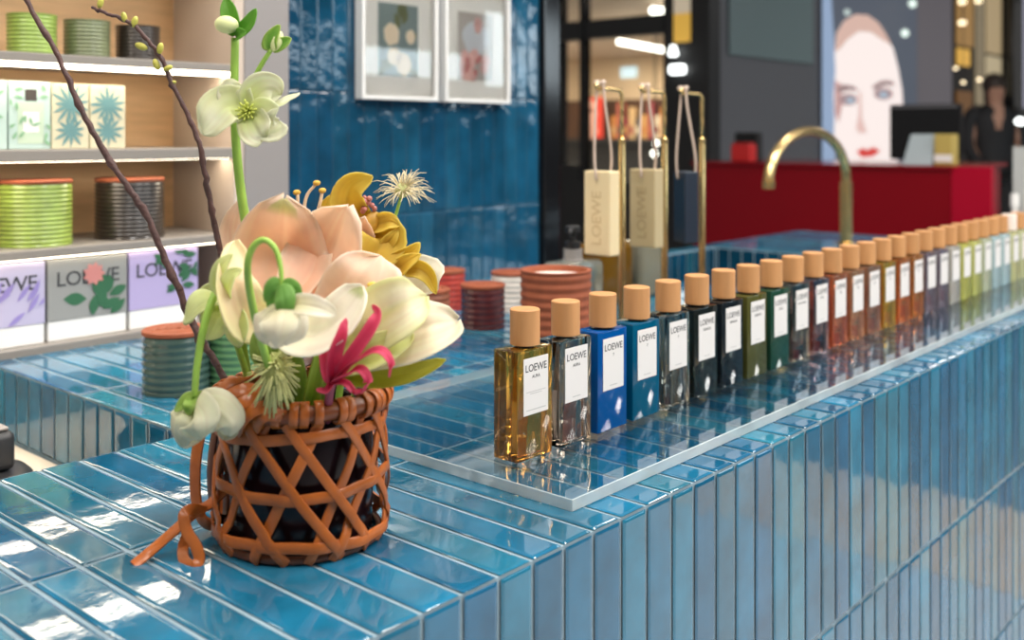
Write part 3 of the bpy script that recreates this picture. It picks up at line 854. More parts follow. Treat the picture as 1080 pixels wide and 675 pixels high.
strap('tail_loop', [(216,540,.735),(203,537,.728),(194,543,.722),(197,560,.718),(207,577,.715),(210,590,.713),(204,597,.7105),(195,592,.7165),(193,578,.728),(199,560,.735)], .0078, lambda p: TOCAM + V((0,0,.35)))
for q in ([(300,402,.800),(304,378,.812),(318,365,.822),(338,364,.83)], [(306,414,.79),(309,394,.80),(322,382,.815),(340,379,.825)]):
    strap('back_handle', q, .0070, lambda p: TOCAM + V((0,0,.4)), M_darkleather)

# ------------------------------------------------------------------ flowers
def petal(pts, normal, width, base, mid, edge, cup=.35, ruf=.0, prof=(.75, .6), n=20, m=22, vein=None, tipc=None, seed=0):
    """a curved petal surface along pts, facing normal"""
    bm = bmesh.new(); lay = bm.loops.layers.float_color.new('tint')
    path = smooth_path(pts, max(2, n//(len(pts)-1)))
    n = len(path) - 1; g = []; cols = {}
    for i, c in enumerate(path):
        t = i/n
        T = (path[min(i+1,n)] - path[max(i-1,0)]).normalized()
        nn = V(normal); nn = (nn - T*nn.dot(T)).normalized(); s = T.cross(nn)
        w = width/2 * max(.06, math.sin(math.pi*min(1, .04+.96*t**prof[0]))**prof[1]) if t < 1 else width*.02
        row = []
        for j in range(m+1):
            u = 2*j/m - 1
            r = ruf*width*math.sin(seed + t*9 + u*4)*abs(u)**2*t
            groove = -.06*width*math.exp(-(u/.12)**2)*t*(1-t)*2
            ridge = .012*width*noise.noise(V((u*7+seed*3, t*1.3, seed)))*math.sin(math.pi*t) + .03*width*noise.noise(V((u*2.2, t*2.6, seed*5+1)))*t
            row.append(bm.verts.new(c + s*(u*w*(1+.035*noise.noise(V((t*9, seed*7, u > 0)))*t)) + nn*(cup*w*u*u + r + groove + ridge)))
            k = min(1, t*1.6); a = [base[q]*(1-k)+mid[q]*k for q in range(3)]
            e = max(abs(u)**3*.9, max(0, (t-.7)/.3)**1.5*.8); a = [a[q]*(1-e)+edge[q]*e for q in range(3)]
            if vein is not None:
                v = math.exp(-(u/.16)**2)*(1-t)*.9; a = [a[q]*(1-v)+vein[q]*v for q in range(3)]
            if tipc is not None and t > .93 and abs(u) < .5: a = [a[q]*.4+tipc[q]*.6 for q in range(3)]
            st = 1 + .10*noise.noise(V((u*10+seed*3, t*1.1, 7))) ; bl = .5+.5*noise.noise(V((u*1.6+seed, t*2.4, seed*2)))
            a = [min(.95, (a[q]*(.66+.14*bl) + base[q]*.34*(1-bl) + edge[q]*.20*bl)*st**(1.0 if q else .4)) for q in range(3)]
            cols[row[-1]] = a
        g.append(row)
    for i in range(n):
        for j in range(m):
            f = bm.faces.new((g[i][j], g[i+1][j], g[i+1][j+1], g[i][j+1]))
            for l in f.loops: l[lay] = (*cols[l.vert], 1)
    return bm
def add_petal(root, name, bm, m=None, th=.0007):
    o = obj(name, bm, m or M_petal, root, True, fix=False)
    s = o.modifiers.new('thick', 'SOLIDIFY'); s.thickness = th; s.offset = 0
    return o
def stem(root, q, r, m=None, name='stem', nn=8, seg=10):
    return obj(name, tube(bmesh.new(), smooth_path(pr(*q), nn), r, seg), m or M_green, root, True)
def flower(name, label, q, cat='flower'):
    return thing(name, label, cat, at(*q), 'stems arranged in the basket vase')
random.seed(21)
PE = (.95,.62,.43); PM = (.95,.73,.57); PC = (.93,.84,.72); YG = (.62,.66,.20); CW = (.86,.82,.72)

# the two big lilies
a1 = flower('amaryllis', 'large open peach pink amaryllis bloom at the middle of the bouquet', (312,470,.768))
stem(a1, [(312,470,.768),(314,430,.765),(314,395,.757),(306,366,.748)], [.0075,.0060], nn=8)
BL = (1.10, .46)
bm = bmesh.new(); tube(bm, smooth_path(pr((306,372,.748),(303,350,.744),(300,330,.742)), 6), [.006,.012], 16); obj('throat', bm, mat('cream green throat', (.70,.70,.36), .5), a1, True)
T_ = (299,326,.740)
for k, (q, nv, w, cup, cc, pf) in enumerate([
    ([T_,(264,290,.790),(250,246,.800),(257,210,.790)], TOCAM, .030, .2, (PE,PM,PC), (.95,.55)),
    ([T_,(352,284,.785),(376,254,.790),(385,228,.782)], TOCAM, .036, .2, (PE,PM,PC), (.95,.55)),
    ([T_,(330,300,.755),(350,262,.765),(367,217,.752)], TOCAM+RIGHT*-.25, .066, .26, (PE,(.92,.70,.54),PC), BL),
    ([T_,(297,298,.758),(296,262,.768),(300,209,.742)], TOCAM+RIGHT*.1, .080, .24, ((.95,.66,.46),PE,PC), BL),
    ([(298,338,.738),(262,336,.705),(247,300,.690),(248,254,.712)], TOCAM+RIGHT*.9, .034, .30, ((.80,.78,.42),PM,(.90,.84,.55)), (.9,.5)),
    ([(300,334,.738),(328,350,.700),(356,338,.682),(383,302,.690)], TOCAM*.8+UP*.75+RIGHT*-.2, .046, .24, ((.86,.84,.60),(.93,.86,.78),(.95,.93,.86)), (.9,.45))]):
    add_petal(a1, 'petal', petal(pr(*q), nv, w, *cc, cup=cup, ruf=.09, seed=k*1.7+.4, prof=pf, tipc=(.50,.62,.10) if k in (3, 5) else None, vein=(.93,.78,.60) if k in (2, 3) else None))
for q in ([(318,345,.775),(320,260,.800),(322,212,.80),(334,193,.80)], [(320,345,.775),(330,250,.80),(338,212,.80),(340,201,.80)], [(316,345,.775),(312,250,.80),(314,212,.80),(313,203,.80)]):
    s = stem(a1, q, [.0016,.0012], mat('cream filament', (.80,.62,.45), .5), 'stamen')
    bm = bmesh.new(); ellipsoid(bm, at(*q[-1]), (.0035,.0022,.0022)); obj('anther', bm, mat('ochre pollen', (.62,.38,.06), .8), s, True)

a2 = flower('amaryllis', 'large cream white amaryllis bloom turned right towards the bottles', (345,470,.775))
stem(a2, [(345,470,.775),(336,430,.765),(345,398,.758),(352,382,.758)], [.007,.0065])
Bp = (350,376,.752)
YW = (.88,.82,.52)
for k, (q, nv, w, cup, cc, pf) in enumerate([
    ([Bp,(384,330,.800),(414,296,.812),(412,278,.81)], TOCAM, .066, .2, (PM,CW,CW), (.9,.55)),
    ([Bp,(405,335,.795),(444,300,.80),(462,306,.79)], TOCAM+UP*.3, .056, .2, (YW,CW,CW), (.9,.55)),
    ([Bp,(368,330,.742),(388,296,.736),(402,270,.748)], TOCAM+RIGHT*-.2, .060, .2, ((.92,.62,.44),(.92,.76,.62),PC), (1.05,.5)),
    ([Bp,(392,342,.712),(425,322,.700),(450,312,.716)], TOCAM+UP*.25, .044, .28, (YW,(.90,.84,.74),(.78,.80,.44)), (.95,.5)),
    ([Bp,(412,356,.722),(448,344,.715),(482,339,.735)], TOCAM*.9+UP*.6, .052, .26, ((.84,.76,.42),(.90,.80,.66),CW), (.9,.48)),
    ([Bp,(404,370,.730),(438,362,.722),(468,354,.735)], TOCAM*.8+UP*.7, .034, .30, (YG,(.84,.80,.55),PC), (.9,.5)),
    ([(350,388,.748),(376,380,.706),(408,366,.700),(436,352,.712)], TOCAM*.9+UP*.5, .024, .35, ((.50,.58,.12),(.72,.74,.28),(.84,.82,.50)), (.9,.5)),
    ([(352,392,.748),(385,398,.722),(428,395,.712),(470,380,.722)], TOCAM*.9+UP*.5, .017, .4, ((.46,.50,.06),(.62,.60,.07),(.68,.64,.10)), (.75,.5))]):
    add_petal(a2, 'petal', petal(pr(*q), nv, w, *cc, cup=cup, ruf=.09, seed=k*2.1, prof=pf, vein=(.66,.72,.24) if k in (3,) else None))
for q in ([(372,350,.728),(388,318,.716),(392,300,.715)], [(374,350,.728),(398,330,.712),(402,322,.712)]):
    s = stem(a2, q, [.0013,.001], mat('pale filament', (.80,.68,.40), .5), 'stamen')
    bm = bmesh.new(); ellipsoid(bm, at(*q[-1]), (.0042,.002,.002)); obj('anther', bm, mat('ochre pollen', (.62,.40,.06), .8), s, True)

# tall white hellebore
h = flower('hellebore', 'tall white hellebore stem with open flower and two buds, highest in the bouquet', (288,470,.78))
stem(h, [(288,470,.78),(278,380,.785),(268,290,.78),(256,215,.775),(250,165,.772),(247,110,.77),(248,40,.77)], [.0042,.0030], nn=10)
stem(h, [(254,118,.772),(262,98,.77),(272,75,.768),(286,52,.766)], [.0022,.0018], name='side_stem')
WG = (.62,.70,.16); WH = (.84,.83,.70)
fc = (262,117,.756)
for k, (q, nv, w) in enumerate([
    ([fc,(240,112,.752),(224,128,.745),(214,142,.744)], TOCAM+UP*.5, .034),
    ([fc,(250,104,.756),(248,94,.758),(254,90,.762)], TOCAM, .026),
    ([fc,(274,100,.756),(286,95,.758),(296,100,.763)], TOCAM, .030),
    ([fc,(276,124,.748),(288,132,.744),(294,128,.748)], TOCAM, .030),
    ([fc,(268,132,.746),(274,142,.742),(280,146,.744)], TOCAM, .026),
    ([fc,(290,112,.758),(302,106,.765),(316,98,.772)], TOCAM*.4+UP, .010),
    ([fc,(278,98,.764),(284,94,.77),(290,90,.775)], TOCAM, .008)]):
    add_petal(h, 'petal', petal(pr(*q), nv, w, WG, WH, WH, cup=.2, ruf=.09, seed=k, prof=(.8,.55)))
bm = bmesh.new()
for k in range(22):
    a = k*2.4; r = .0012*math.sqrt(k)
    tube(bm, [at(*fc)+TOCAM*.002, at(*fc)+TOCAM*.009+RIGHT*r*1.5*math.cos(a)+UP*r*1.5*math.sin(a)], [.0005,.0008], 5)
obj('stamens', bm, mat('lime stamens', (.60,.66,.12), .6), h, True)
bm = bmesh.new(); ellipsoid(bm, at(239,26,.765), (.0068,.0068,.0090), RIGHT*1+UP*-.1); obj('bud', bm, mat('cream bud', (.70,.74,.36), .5, var=.1), h, True)
LG = (.16,.40,.05); LM = (.20,.46,.06)
for q, w in (([(248,38,.77),(242,14,.768),(238,-2,.77)], .013), ([(250,38,.77),(262,26,.766),(270,9,.765)], .011), ([(249,40,.768),(254,36,.76),(259,33,.758)], .010)):
    add_petal(h, 'leaf', petal(pr(*q), TOCAM+UP*.3, w, LG, LM, LM, cup=.5))
bm = bmesh.new(); ellipsoid(bm, at(292,44,.766), (.0046,.0046,.0085), RIGHT*.3+UP); obj('bud', bm, mat('cream bud', (.70,.74,.36), .5, var=.1), h, True)
for q, w in (([(286,53,.766),(286,42,.763),(295,26,.764)], .011), ([(287,53,.766),(298,46,.765),(307,40,.766)], .009), ([(285,53,.766),(283,46,.768),(285,36,.77)], .009)):
    add_petal(h, 'leaf', petal(pr(*q), TOCAM, w, LM, LM, (.50,.60,.16), cup=.6))

# drooping hellebore at the lower left
h2 = flower('hellebore', 'drooping white hellebore hanging over the left side of the basket', (280,470,.775))
stem(h2, [(280,470,.775),(262,400,.765),(250,330,.735),(240,292,.715),(226,312,.700),(215,345,.692),(208,385,.690),(205,420,.690)], [.0036,.0022], nn=8)
for q, w in (([(205,422,.690),(198,422,.686),(184,434,.684)], .010), ([(206,420,.688),(212,428,.682),(210,442,.682)], .010), ([(204,420,.690),(200,428,.682),(198,438,.684)], .009), ([(206,420,.692),(214,420,.696),(222,428,.70)], .009)):
    add_petal(h2, 'bract', petal(pr(*q), TOCAM+UP*.4, w, (.34,.52,.10), (.36,.56,.10), (.5,.64,.2), cup=.3))
WW = (.80,.78,.66)
for k, (q, nv, w) in enumerate([
    ([(207,430,.692),(190,440,.682),(186,456,.682),(192,471,.688)], TOCAM*-1+RIGHT*.6, .026),
    ([(208,430,.692),(228,432,.685),(244,446,.684),(243,461,.688)], TOCAM*-1+RIGHT*-.6, .026),
    ([(207,430,.690),(206,440,.668),(208,452,.664),(212,464,.670)], TOCAM*-1, .030),
    ([(207,430,.696),(204,444,.712),(206,458,.712),(210,466,.706)], TOCAM, .028),
    ([(208,430,.694),(232,440,.704),(240,452,.706),(236,464,.702)], TOCAM, .022)]):
    add_petal(h2, 'petal', petal(pr(*q), nv, w, (.72,.74,.45), WW, WW, cup=.45, ruf=.05, seed=k, prof=(.7,.4)))
# pale green open flower beside it
h3 = flower('hellebore', 'pale lime green hellebore flower facing left beside the peach amaryllis', (284,470,.77))
stem(h3, [(284,470,.77),(262,400,.75),(246,350,.735),(240,325,.728)], [.003,.002])
for k, (q, nv, w) in enumerate([
    ([(241,322,.728),(222,316,.715),(206,326,.708),(194,342,.706)], TOCAM*.5+UP, .024),
    ([(241,322,.728),(232,332,.708),(224,346,.703),(218,358,.704)], TOCAM+UP*.3, .024),
    ([(244,318,.70),(232,302,.690),(233,282,.686),(246,268,.688)], TOCAM+RIGHT*-.4, .014),
    ([(241,322,.728),(248,336,.70),(250,352,.698),(252,366,.702)], TOCAM, .018),
    ([(241,322,.728),(230,312,.74),(218,314,.745),(208,322,.742)], TOCAM, .020),
    ([(242,318,.70),(238,304,.684),(244,290,.682),(256,284,.684)], TOCAM+RIGHT*-.3, .011)]):
    add_petal(h3, 'petal', petal(pr(*q), nv, w, (.58,.68,.18), (.74,.78,.38), (.80,.82,.55), cup=.2, ruf=.07, seed=k))
# nodding hellebore in front of the peach bloom
h4 = flower('hellebore', 'nodding white hellebore with green sepals in front of the peach amaryllis', (296,470,.74))
stem(h4, [(296,470,.74),(286,400,.70),(268,330,.665),(261,285,.645),(266,262,.640),(278,253,.638),(290,262,.636),(296,282,.634),(297,302,.632)], [.0030,.0014], nn=8)
for q, w in (([(297,300,.632),(288,304,.630),(279,318,.632)], .0120), ([(297,300,.632),(308,303,.630),(318,311,.632)], .0100), ([(297,300,.630),(300,318,.622),(300,342,.624)], .0135), ([(297,300,.634),(290,318,.640),(290,332,.64)], .0120)):
    add_petal(h4, 'sepal', petal(pr(*q), TOCAM, w, (.20,.44,.08), (.18,.42,.08), (.30,.52,.14), cup=-.25))
for k, (q, nv, w) in enumerate([
    ([(298,318,.634),(284,334,.624),(276,350,.622),(281,362,.626)], TOCAM*-1+RIGHT*.5, .024),
    ([(300,318,.632),(306,336,.624),(308,352,.622),(302,364,.626)], TOCAM*-1+RIGHT*-.4, .022),
    ([(299,320,.630),(294,336,.614),(291,352,.610),(291,366,.616)], TOCAM*-1, .024),
    ([(300,322,.632),(322,322,.622),(340,326,.618),(354,332,.622)], TOCAM+UP*.6, .014),
    ([(299,320,.640),(296,345,.652),(298,358,.654),(300,364,.652)], TOCAM, .024)]):
    add_petal(h4, 'petal', petal(pr(*q), nv, w, (.74,.70,.40), (.86,.82,.72), (.88,.85,.78), cup=.32, ruf=.06, seed=k*1.3, prof=(.7,.5)))

# mustard orchid
oc = flower('orchid', 'mustard yellow orchid spray rising behind the white amaryllis', (350,470,.785))
stem(oc, [(350,470,.785),(362,390,.80),(378,320,.81),(386,265,.81),(388,235,.81)], [.003,.0022])
OY = (.80,.58,.06); OG = (.88,.75,.16); OB = (.52,.32,.03)
for k, (q, nv, w) in enumerate([
    ([(390,240,.80),(368,222,.790),(370,198,.785),(393,186,.785)], TOCAM+RIGHT*.2, .028),
    ([(388,240,.805),(358,236,.805),(344,222,.805),(348,206,.805)], TOCAM, .014),
    ([(390,240,.80),(402,236,.790),(412,234,.785),(422,238,.785)], TOCAM+UP*.4, .016),
    ([(392,240,.80),(404,252,.786),(394,270,.780),(382,286,.784)], TOCAM+RIGHT*.1, .036),
    ([(402,272,.79),(408,258,.785),(414,250,.783),(420,242,.785)], TOCAM, .011),
    ([(404,284,.79),(420,276,.783),(432,268,.780),(443,256,.78)], TOCAM, .016),
    ([(406,288,.79),(420,284,.78),(430,276,.775),(444,268,.775)], TOCAM+UP*.4, .014),
    ([(426,286,.79),(440,284,.785),(452,292,.785),(460,310,.785)], TOCAM+UP*.3, .014)]):
    add_petal(oc, 'petal', petal(pr(*q), nv, w, OB, OY, OG, cup=.4, seed=k, vein=OB, ruf=.05))
bm = bmesh.new(); ellipsoid(bm, at(391,238,.795), (.009,.007,.012), UP*1+RIGHT*.4); obj('lip', bm, mat('ochre lip', (.50,.27,.03), .5, var=.3, vscale=120), oc, True)
bm = bmesh.new()
for k in range(14): ellipsoid(bm, at(386+random.uniform(-5,9), 216+random.uniform(-7,8), .790+random.uniform(-.004,.004)), (.0022,.0022,.0022), None, 8, 6)
obj('speckled_column', bm, mat('wine pink speckle', (.46,.16,.13), .5, var=.4, vscale=300), oc, True); bm = bmesh.new()
for k in range(6): ellipsoid(bm, at(406+random.uniform(-4,5), 271+random.uniform(-5,4), .786), (.0020,.0020,.0020), None, 8, 6)
obj('speckled_column', bm, mat('wine pink speckle', (.46,.16,.13), .5, var=.4, vscale=300), oc, True)
# seed head
sh = flower('seed_head', 'feathery cream seed head on a thin stem, right of the orchid', (356,470,.79))
stem(sh, [(356,470,.79),(380,390,.81),(398,310,.815),(408,262,.815),(418,225,.815),(423,208,.815)], [.0018,.0013])
sc_ = at(424,201,.815)
bm = bmesh.new(); ellipsoid(bm, sc_, (.0062,.0062,.0060)); obj('core', bm, mat('pale green core', (.52,.54,.24), .7, bump=.0012, bscale=600), sh, True)
bm = bmesh.new()
for k in range(120):
    a = random.uniform(0, 2*math.pi); el = random.uniform(-.35, 1.2)
    d = RIGHT*math.cos(a)*math.cos(el) + TOCAM*math.sin(a)*math.cos(el) + UP*math.sin(el)
    L = random.uniform(.013, .020); p0 = sc_ + d*.005
    s2 = V((random.uniform(-1,1), random.uniform(-1,1), random.uniform(-1,.2)))*.005
    tube(bm, [p0, p0+d*L*.45+s2*.1, p0+d*L*.8+s2*.45+UP*-.001, p0+d*L+s2+UP*-.003], [.00042,.00022], 4)
obj('plumes', bm, mat('cream plume', (.76,.66,.44), .7), sh, True)

# nerine
ne = flower('nerine', 'vivid magenta pink nerine with curling petals at the basket rim', (345,470,.74))
stem(ne, [(345,470,.74),(345,440,.725),(348,412,.705),(352,398,.695)], [.0032,.0030], mat('plum stem', (.30,.06,.10), .5))
NP = (.60,.03,.12); NM = (.74,.07,.17); NE = (.82,.16,.26)
nb = (350,404,.692)
for k, (q, nv, w) in enumerate([
    ([nb,(352,376,.670),(360,352,.664),(365,336,.668)], TOCAM+RIGHT*.5, .0100),
    ([nb,(372,374,.664),(392,345,.660),(398,330,.664),(393,322,.668)], TOCAM+RIGHT*-.4, .0092),
    ([nb,(378,380,.665),(400,370,.656),(412,382,.654),(411,398,.658)], UP+TOCAM*.4, .0082),
    ([nb,(366,396,.670),(380,390,.662),(388,402,.662),(382,414,.668),(372,412,.672)], UP+TOCAM*.4, .0080),
    ([nb,(346,392,.690),(342,376,.690),(340,366,.692)], TOCAM, .0090),
    ([nb,(344,412,.684),(338,412,.682),(334,410,.684)], TOCAM+UP, .0050),
    ([nb,(364,404,.675),(372,412,.672),(378,415,.672)], TOCAM+UP, .0052),
    ([nb,(350,380,.70),(345,365,.705),(338,360,.71)], TOCAM, .0072)]):
    add_petal(ne, 'petal', petal(pr(*q), nv, w, NP, NM, NE, cup=.35, seed=k, ruf=.10, prof=(.6,.5)))

# greenery in the basket
g1 = flower('seed_head', 'fuzzy pale green seed head drooping into the basket rim', (292,470,.75), 'flower')
stem(g1, [(292,470,.75),(300,430,.725),(300,400,.705),(284,370,.70),(280,350,.71)], [.0026,.0020])
bm = bmesh.new(); c0 = at(290,392,.698)
for k in range(150):
    a = random.uniform(0, 2*math.pi); el = random.uniform(-1.5, 1.3)
    d = RIGHT*math.cos(a)*math.cos(el) + TOCAM*math.sin(a)*math.cos(el) + UP*math.sin(el)*1.5
    tube(bm, [c0+d*.003, c0+d*.009, c0+d*random.uniform(.014,.0195)+UP*-.005], [.0013,.0005], 4)
obj('plumes', bm, mat('sage plume', (.55,.56,.24), .7, var=.2, vscale=80), g1, True)
bm = bmesh.new(); ellipsoid(bm, c0, (.009,.009,.014)); obj('core', bm, mat('sage core', (.30,.32,.10), .8), g1, True)
for q, w in (([(282,385,.70),(272,372,.698),(268,350,.70)], .011), ([(286,380,.70),(288,364,.698),(300,352,.70)], .010), ([(284,384,.70),(278,366,.695),(280,346,.695)], .010)):
    add_petal(g1, 'leaf', petal(pr(*q), TOCAM, w, (.20,.30,.05), (.26,.38,.07), (.36,.46,.12), cup=.3))
g2 = flower('lily_leaf', 'upright bright green leaf blade standing at the centre of the basket', (326,470,.745), 'leaf')
add_petal(g2, 'blade', petal(pr((324,470,.745),(328,425,.728),(334,392,.722),(338,368,.722)), TOCAM+RIGHT*.3, .012, (.30,.48,.05), (.38,.56,.07), (.50,.64,.14), cup=.5, prof=(.5,.3)), None, .0016)

# bare branches
def branch(label, q, r0, r1, buds, side=()):
    b = flower('twig', label, q[-1], 'branch')
    pts = smooth_path(pr(*q), 8)
    pts = [p + V((random.uniform(-1,1), random.uniform(-1,1), random.uniform(-1,1)))*.0008 for p in pts]
    n = len(pts); rad_ = [ (r0+(r1-r0)*i/(n-1))*(1+random.uniform(-.10,.16) + (.35 if i % 9 == 4 else 0)) for i in range(n)]
    obj('bark', tube(bmesh.new(), pts, rad_, 10), M_bark, b, True)
    for (x, y, d, s, ax) in buds:
        bm = bmesh.new(); ellipsoid(bm, at(x, y, d), (s*.55, s*.55, s), RIGHT*ax[0]+UP*ax[1], 10, 8)
        obj('bud', bm, M_bud, b, True)
    return b
branch('long dark bare twig leaning in from the upper left corner', [(14,-22,.82),(28,0,.815),(62,62,.805),(90,125,.80),(122,178,.797),(150,220,.795),(178,282,.79),(205,345,.785),(232,392,.78),(256,440,.775),(280,478,.77)], .0019, .0030, [])
branch('slender budding twig with yellow buds bending left above the basket', [(97,8,.80),(112,14,.798),(140,26,.797),(158,45,.795),(172,66,.795),(182,90,.793),(200,125,.792),(212,160,.79),(220,205,.788),(229,250,.785),(238,290,.78),(256,370,.775),(285,475,.77)], .0012, .0026,
       [(106,3,.80,.0044,(.3,1)),(131,18,.797,.0042,(-.2,1)),(142,23,.797,.0046,(.3,1)),(149,49,.795,.0052,(-1,.4)),(169,51,.794,.0046,(.2,1)),(165,68,.795,.0048,(-.4,1)),(177,72,.794,.0040,(1,.5)),(182,87,.793,.0030,(1,.2))])
# ------------------------------------------------------------------ beyond the counter: the store behind
# shopfront on the plane x = 4.668
XS = 4.668
struct('wall_right', B((XS, 3.62, 0), (XS+.10, 4.6, 3.0)), M_black)
struct('trim_3', B((XS, 2.62, 0), (XS+.12, 2.83, 3.0), .006), M_black)
sf = thing('shopfront', 'black framed shopfront looking into the lit beige store', 'shopfront', (XS+.04, 3.2, 0))
obj('kick_panel', B((XS+.01, 2.83, 0), (XS+.06, 3.62, .93)), M_blackm, sf)
obj('side_panel', B((XS+.01, 3.44, .93), (XS+.05, 3.62, 1.02)), M_blackm, sf)
obj('transom', B((XS, 2.83, 1.80), (XS+.08, 3.62, 1.915)), M_blackm, sf)
obj('mullion', B((XS-.01, 3.405, .93), (XS+.06, 3.44, 3.0)), M_black, sf)
for y0, y1, z0, z1 in ((3.44,3.62,1.02,1.80),(3.44,3.62,1.915,3.0),(2.83,3.405,.93,1.80),(2.83,3.405,1.915,3.0)):
    obj('pane', B((XS+.03, y0, z0), (XS+.036, y1, z1)), M_pane, sf)
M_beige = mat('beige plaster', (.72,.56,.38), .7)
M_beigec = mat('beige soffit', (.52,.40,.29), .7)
struct('wall_shop', B((9.4, 2.75, 1.62), (9.5, 8.5, 3.0)), M_beige)
struct('wall_shop_low', B((9.41, 2.75, 0), (9.5, 8.5, 1.62)), mat('dark walnut', (.10,.045,.02), .5, var=.3, vscale=3))
struct('wall_shop_side', B((XS+.12, 8.4, 0), (9.4, 8.5, 3.0)), M_beige)
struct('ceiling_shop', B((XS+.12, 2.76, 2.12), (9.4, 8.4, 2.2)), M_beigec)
ld = bpy.data.lights.new('shop_lamp', 'AREA'); ld.shape = 'RECTANGLE'; ld.size = 2.5; ld.size_y = 2.0; ld.energy = 190; ld.color = (1,.84,.64)
lo = bpy.data.objects.new('shop_lamp', ld); lo.location = (7.4, 5.6, 2.08); COL.objects.link(lo)
M_lamp = mat('lit lamp tube', (1,1,1), .5, emit=(1,.93,.80), es=7)
M_wlamp = mat('white lit lamp', (1,1,1), .5, emit=(.95,1,.98), es=4)
M_warm = mat('warm lit bulb', (1,1,1), .5, emit=(1,.78,.45), es=3)
def lampbar(label, p, q, r, m):
    p, q = V(p), V(q); t = thing('strip_lamp', label, 'lamp', (p+q)/2, 'strip lamps in the beige store')
    obj('tube', tube(bmesh.new(), [p, p+(q-p)*.5, q], r, 12), m, t, True)
    for f in (.15, .85):
        a = p+(q-p)*f
        obj('hanger', tube(bmesh.new(), [a, V((a.x, a.y, (a.z+2.12)/2)), V((a.x, a.y, 2.1195))], .004, 6), M_blackm, t, True)
def bulb(name, label, c, r, m, group, top):
    t = thing(name, label, 'lamp', c, group)
    bm = bmesh.new(); ellipsoid(bm, c, r); obj('globe', bm, m, t, True)
    obj('cord', tube(bmesh.new(), [V(c)+V((0,0,r[2]*.9)), V((c.x,c.y,(c.z+top)/2)), V((c.x,c.y,top))], .003, 6), M_blackm, t, True)
lampbar('long white strip lamp under the beige ceiling behind the shopfront', at(653,44,8), at(702,53,7.4), .022, M_lamp)
lampbar('short white strip lamp seen above the black shopfront transom', at(688,11,7), at(704,12,7.1), .026, M_lamp)
t = thing('store_sign', 'small pale blue lit sign on the beige store wall', 'sign', (9.36, 6.36, 1.86))
obj('sign_face', B((9.37, 6.25, 1.87), (9.395, 6.47, 1.995), .004), mat('pale blue lit sign', (.6,.8,.9), .5, emit=(.60,.80,.92), es=.9), t)
t = thing('standing_banner', 'bright red banner with pale motif on the dark store shelf', 'banner', (9.06, 6.64, 1.16))
obj('cloth', B((9.05, 6.50, 1.17), (9.07, 6.77, 1.64)), mat('red banner cloth', (.70,.05,.03), .6), t)
bm = bmesh.new()
for dz, w, hh in ((1.46,.05,.07),(1.36,.07,.06),(1.26,.06,.05),(1.17,.08,.05),(1.09,.05,.04)):
    poly(bm, [V((9.0495, 6.64+w*math.cos(a*.5236), dz+.08+hh*math.sin(a*.5236))) for a in range(12)], (-.002,0,0))
obj('motif', bm, mat('pale pink motif', (.78,.42,.34), .6), t)
random.seed(8)
pal = [(.50,.20,.05),(.45,.12,.08),(.20,.02,.03),(.60,.40,.20),(.10,.08,.07),(.55,.30,.10),(.30,.05,.06),(.70,.60,.45)]
lbls = ['wine red', 'tan', 'brown', 'cream', 'amber', 'maroon']
for k in range(9):
    y = 6.45 - .085*k
    w = thing('product_box', 'blurred carton on the dark store shelf behind the shopfront glass', 'box', (9.2, y, 1.25), 'cartons inside the beige store')
    obj('carton', B((9.2, y-.036, 1.16), (9.3, y+.036, 1.16+random.uniform(.22,.42)), .004), mat('carton card', pal[k % 8], .6), w)
    obj('carton_label', B((9.197, y-.024, 1.22), (9.1995, y+.024, 1.30)), mat('carton label card', pal[(k+3) % 8], .6), w)
t = thing('display_shelf', 'dark display shelf carrying cartons inside the beige store', 'shelf', (9.3, 6.2, 0))
obj('shelf_board', B((9.0, 5.2, 1.12), (9.4, 7.2, 1.16)), M_blackm, t)
obj('support', B((9.15, 5.2, 0), (9.4, 7.2, 1.12)), M_blackm, t)
for px, py, d, r in ((692,151,7.2,.018),(690,162,7.3,.022)):
    bulb('globe_lamp', 'upper glowing globe lamp behind the cords' if py < 160 else 'lower glowing globe lamp behind the cords', at(px,py,d), (r,r,r), M_lamp, 'globe lamps in the store', 2.1195)
# narrow black cabinet between shopfront and grey wall
xc = XS-.01
t = thing('lit_cabinet', 'tall black cabinet with a glowing golden panel beside the grey wall', 'cabinet', (xc, 2.62, 0))
obj('carcass', B((xc-.02, 2.50, 0), (xc+.10, 2.795, 3.0), .004), M_blackm, t)
obj('gold_panel', B((xc-.026, 2.625, 1.735), (xc-.0205, 2.735, 1.90)), mat('golden lit panel', (.5,.3,.05), .5, emit=(.62,.36,.06), es=.85), t)
obj('gold_panel', B((xc-.026, 2.625, 1.9005), (xc-.0205, 2.735, 2.3)), mat('pale lit panel', (.5,.4,.3), .5, emit=(.42,.36,.26), es=.9), t)
bm = bmesh.new(); lathe(bm, [(0,0),(.024,0),(.028,.01),(.015,.058),(0,.062)], (xc-.062, 2.715, 1.655), 20)
tag(obj('cone_lamp', bm, M_wlamp, smooth=True), 'small white cone lamp glowing on the black cabinet', 'lamp')
tag(obj('lamp_box', B((xc-.07, 2.645, 1.550), (xc-.0265, 2.745, 1.605), .015, 3), M_wlamp, smooth=True), 'white glowing lamp box below the small cone lamp', 'lamp')

